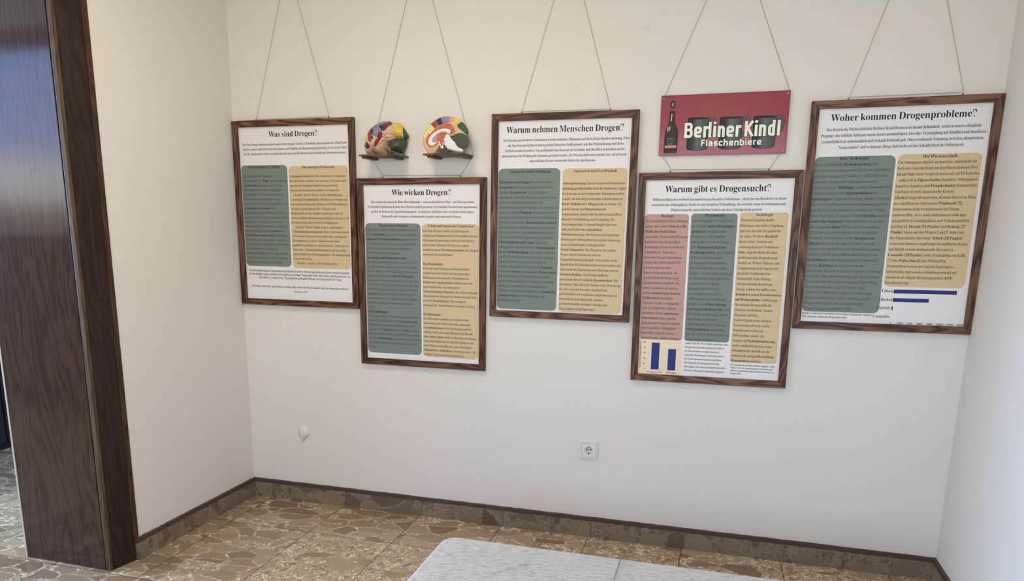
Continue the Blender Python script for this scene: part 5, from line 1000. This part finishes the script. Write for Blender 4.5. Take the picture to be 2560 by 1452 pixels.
art('stopper', [ell(-.2035, .084, .0105, .016, 0, 360, 20)[:-1]], M['bottle'], 2.5, bt); art('stopper_mark', [ell(-.203, .083, .004, .008, 0, 360, 12)[:-1]], M['sign_orange'], 3, bt)
art('neck_light', [[(-.2085, .018), (-.2040, .020), (-.2030, .048), (-.2075, .046)]], M['glass_light'], 3, bt)
art('shoulder_light', [ell(-.2185, -.014, .0026, .011, 0, 360, 12)[:-1], ell(-.2105, -.010, .0022, .010, 0, 360, 12)[:-1]], M['glass_light'], 3, bt)
art('label_mug', [[(-.2195, -.048), (-.1975, -.048), (-.1975, -.076), (-.2185, -.077)]]+ribbon(rnd([(-.1975, -.052), (-.1890, -.049), (-.1900, -.060), (-.1975, -.067)], .006), .0022), M['sign_grey'], 3, bt)
art('label_text', [[(-.2170, -.057), (-.2000, -.057), (-.2000, -.061), (-.2170, -.061)], [(-.2150, -.065), (-.2020, -.065), (-.2020, -.069), (-.2150, -.069)]], M['sign_black'], 4, bt)
art('label_band', [[(-.2275, -.0785), (-.1795, -.0780), (-.1800, -.0885), (-.2270, -.0895)]], M['sign_orange'], 3, bt)

# ------------------------------------------------------------------ socket and capped cable outlet
M['plastic'] = mat('white_plastic', lin(222, 221, 214), .35, .5); M['well'] = mat('socket_well', lin(206, 204, 190), .4, .5); M['hole'] = mat('dark_hole', lin(20, 18, 16), .8, .1); M['steel'] = mat('contact_steel', lin(90, 88, 82), .4, .5, .8)
so = tag(empty('wall_socket', (1.8355, 0, .433)), 'white square power socket low on the white wall', 'socket')
def frame_box(bm, s0, s1, y0, y1):
    for q in ((-s0, s0, s1, s0), (-s0, s0, -s0, -s1)): abox(bm, q[0], q[1], y0, y1, q[2], q[3])
    for q in ((-s0, -s1), (s1, s0)): abox(bm, q[0], q[1], y0, y1, -s1, s1)
bm = bmesh.new(); frame_box(bm, .0405, .0330, -.010, 0); bevel(obj('cover_frame', bm, M['plastic'], so), .0012)
bm = bmesh.new(); n = 40; ring = []
for rr in (.0195, .0205): ring.append([bm.verts.new((rr*math.cos(2*math.pi*k/n), -.0125 if rr > .02 else -.0118, rr*math.sin(2*math.pi*k/n))) for k in range(n)])
sq = []
for k in range(n):
    a = 2*math.pi*k/n; m_ = max(abs(math.cos(a)), abs(math.sin(a))); sq.append(bm.verts.new((.0322*math.cos(a)/m_, -.0115, .0322*math.sin(a)/m_)))
sb = [bm.verts.new((v.co.x, -.002, v.co.z)) for v in sq]; wl = [bm.verts.new((.0190*math.cos(2*math.pi*k/n), -.002, .0190*math.sin(2*math.pi*k/n))) for k in range(n)]
for A, B in ((sb, sq), (sq, ring[1]), (ring[1], ring[0]), (ring[0], wl)):
    for k in range(n): bm.faces.new((A[k], A[(k+1) % n], B[(k+1) % n], B[k]))
obj('insert', bm, M['plastic'], so)
bm = bmesh.new(); lathe(bm, [(.0190, -.0035), (.0190, -.001)], 32); obj('well_floor', bm, M['well'], so)
for dx, rr in ((-.0095, .0031), (0, .0022), (.0095, .0031)):
    bm = bmesh.new(); lathe(bm, [(rr, -.0037), (rr, -.0034)], 16); o = obj('pin_hole', bm, M['hole'], so); o.location = (dx, 0, .002 if dx == 0 else .0015)
bm = bmesh.new(); abox(bm, -.0022, .0022, -.0105, -.0036, -.0188, -.0125); obj('earth_clip', bm, M['steel'], so)
bm = bmesh.new(); abox(bm, -.0022, .0022, -.0105, -.0036, .0150, .0188); obj('earth_clip', bm, M['steel'], so)
cp = tag(empty('cable_outlet', (.322, 0, .386)), 'round painted-over cable outlet low on the white wall, left', 'cable outlet')
rg = random.Random(3)
bm = bmesh.new(); lathe(bm, [(.033, 0), (.0325, -.003), (.029, -.006), (.0275, -.013), (.024, -.0165), (.012, -.018), (.004, -.0175)], 28)
for v in bm.verts: v.co += Vector((rg.uniform(-1, 1), rg.uniform(-1, 1), rg.uniform(-1, 1)))*.0011
obj('cap', bm, M['wall'], cp, True)
bm = bmesh.new(); tube(bm, [(-.002, -.016, -.010), (-.003, -.018, -.020), (-.004, -.014, -.032), (-.004, -.008, -.042), (-.004, -.001, -.048)], .0052, 10); obj('cable_stub', bm, M['wall'], cp, True)
bm = bmesh.new(); tube(bm, [(-.018, -.016, .010), (-.006, -.0195, .004), (-.012, -.0195, -.004), (-.002, -.0195, -.010), (.010, -.018, -.004)], .0030, 8); obj('clamp', bm, M['wall'], cp, True)
bm = bmesh.new()
bmesh.ops.create_uvsphere(bm, u_segments=16, v_segments=8, radius=.012)
for v in bm.verts: v.co.y *= .35
o = obj('plaster_bump', bm, M['wall'], None, True); o.location = (2.006, 0, 2.263); tag(o, 'small painted-over bump high on the white wall, between two twine loops', 'bump')

# ------------------------------------------------------------------ bench
fb = mat('grey_woven_fabric', lin(188, 188, 190), .9, .15); t = NT(fb); v = t.coord()
st1 = t.noise(t.mapping(v, (20, 85, 85)), 1.6, 5, .7); st2 = t.noise(t.mapping(v, (60, 500, 500)), 1.0, 2, .6); ch = t.n('TexChecker'); t.l(v, ch.inputs['Vector']); ch.inputs['Scale'].default_value = 420
c = t.ramp(st1.outputs[0], ((.30, lin(*((134, 128, 120), (186, 180, 171), (212, 206, 197))[0])), (.47, lin(*((134, 128, 120), (186, 180, 171), (212, 206, 197))[1])), (.68, lin(*((134, 128, 120), (186, 180, 171), (212, 206, 197))[2]))))
c = t.mix(t.math('MULTIPLY', st2.outputs[0], .3), c, lin(*((134, 128, 120), (186, 180, 171), (212, 206, 197))[0])); c = t.mix(t.math('MULTIPLY', ch.outputs['Fac'], .12), c, lin(*((134, 128, 120), (186, 180, 171), (212, 206, 197))[0]))
t.l(c, t.b.inputs['Base Color']); t.bump(ch.outputs['Fac'], .15, .0006); t.b.inputs['Sheen Weight'].default_value = .3; M['fabric'] = fb
M['leg'] = mat('dark_bench_leg', lin(50, 40, 34), .5)
M['seam'] = mat('bench_seam', lin(150, 147, 143), .9, .1)
BX0, BX1, BY0, BY1, BZ = 1.528, 3.02, -1.78, -1.135, .43
be = tag(empty('bench', ((BX0+BX1)/2, (BY0+BY1)/2, 0)), 'light grey woven fabric bench in the foreground', 'bench')
hx, hy = (BX1-BX0)/2, (BY1-BY0)/2
def cushion(z0, z1, rc, re):
    bm = bmesh.new(); n = 8; m_ = 6
    def outline(ins):
        P = []
        r = max(.004, rc-ins)
        for cx_, cy_, a0 in ((hx-ins-r, hy-ins-r, 0), (-(hx-ins-r), hy-ins-r, 90), (-(hx-ins-r), -(hy-ins-r), 180), (hx-ins-r, -(hy-ins-r), 270)):
            for k in range(n+1): a_ = R(a0+90*k/n); P.append((cx_+r*math.cos(a_), cy_+r*math.sin(a_)))
        return P
    rings = []
    for k in range(m_+1): a_ = R(90*k/m_); rings.append((re*(1-math.sin(a_)), z0+re*(1-math.cos(a_))))
    rings += [(0, z1-re)]
    for k in range(1, m_+1): a_ = R(90*k/m_); rings.append((re*(1-math.cos(a_)), z1-re+re*math.sin(a_)))
    rr = [[bm.verts.new((x_, y_, z_)) for x_, y_ in outline(i_)] for i_, z_ in rings]
    for A, B in zip(rr, rr[1:]):
        for k in range(len(A)): bm.faces.new((A[k], A[(k+1) % len(A)], B[(k+1) % len(A)], B[k]))
    bm.faces.new(rr[0][::-1]); cap = rr[-1]
    # domed top with soft creases
    prev = cap
    for f, dz in ((.93, .002), (.75, .004), (.45, .005), (.15, .0055)):
        cur = [bm.verts.new((v_.co.x*f if abs(v_.co.x) < 0 else v_.co.x*(1-(1-f)*hy/hx) if True else 0, v_.co.y*f, z1+dz)) for v_ in cap]
        for k in range(len(cap)): bm.faces.new((prev[k], prev[(k+1) % len(cap)], cur[(k+1) % len(cap)], cur[k]))
        prev = cur
    bm.faces.new(prev); return bm
o = obj('cushion', cushion(.26, BZ, .055, .022), M['fabric'], be, True)
bm = bmesh.new(); r_ = []
tube(bm, [(2.125-(BX0+BX1)/2, hy*s_, z_) for s_, z_ in ((1.003, .32), (1.003, .40), (.975, .4295), (.93, .4325), (.75, .4345), (.0, .436), (-.75, .4345), (-.93, .4325), (-.975, .4295), (-1.003, .40))], .0016, 6); obj('seam', bm, M['seam'], be, True)
bm = bmesh.new(); ox, oy = (BX0+BX1)/2, (BY0+BY1)/2; tube(bm, [(1.735-ox, -1.43-oy, .4290), (1.760-ox, -1.405-oy, .4312), (1.782-ox, -1.372-oy, .4328), (1.806-ox, -1.335-oy, .4332), (1.830-ox, -1.303-oy, .4322), (1.868-ox, -1.282-oy, .4285)], .0062, 10); obj('crease', bm, M['fabric'], be, True)
box('base_frame', -hx+.02, hx-.02, -hy+.02, hy-.02, .18, .262, M['leg'], be, .004)
for a in (-1, 1):
    for b_ in (-1, 1):
        bm = bmesh.new(); lathe(bm, [(.016, 0), (.026, .18)], 16, 'z'); o = obj('leg', bm, M['leg'], be); o.location = (a*(hx-.09), b_*(hy-.09), 0)
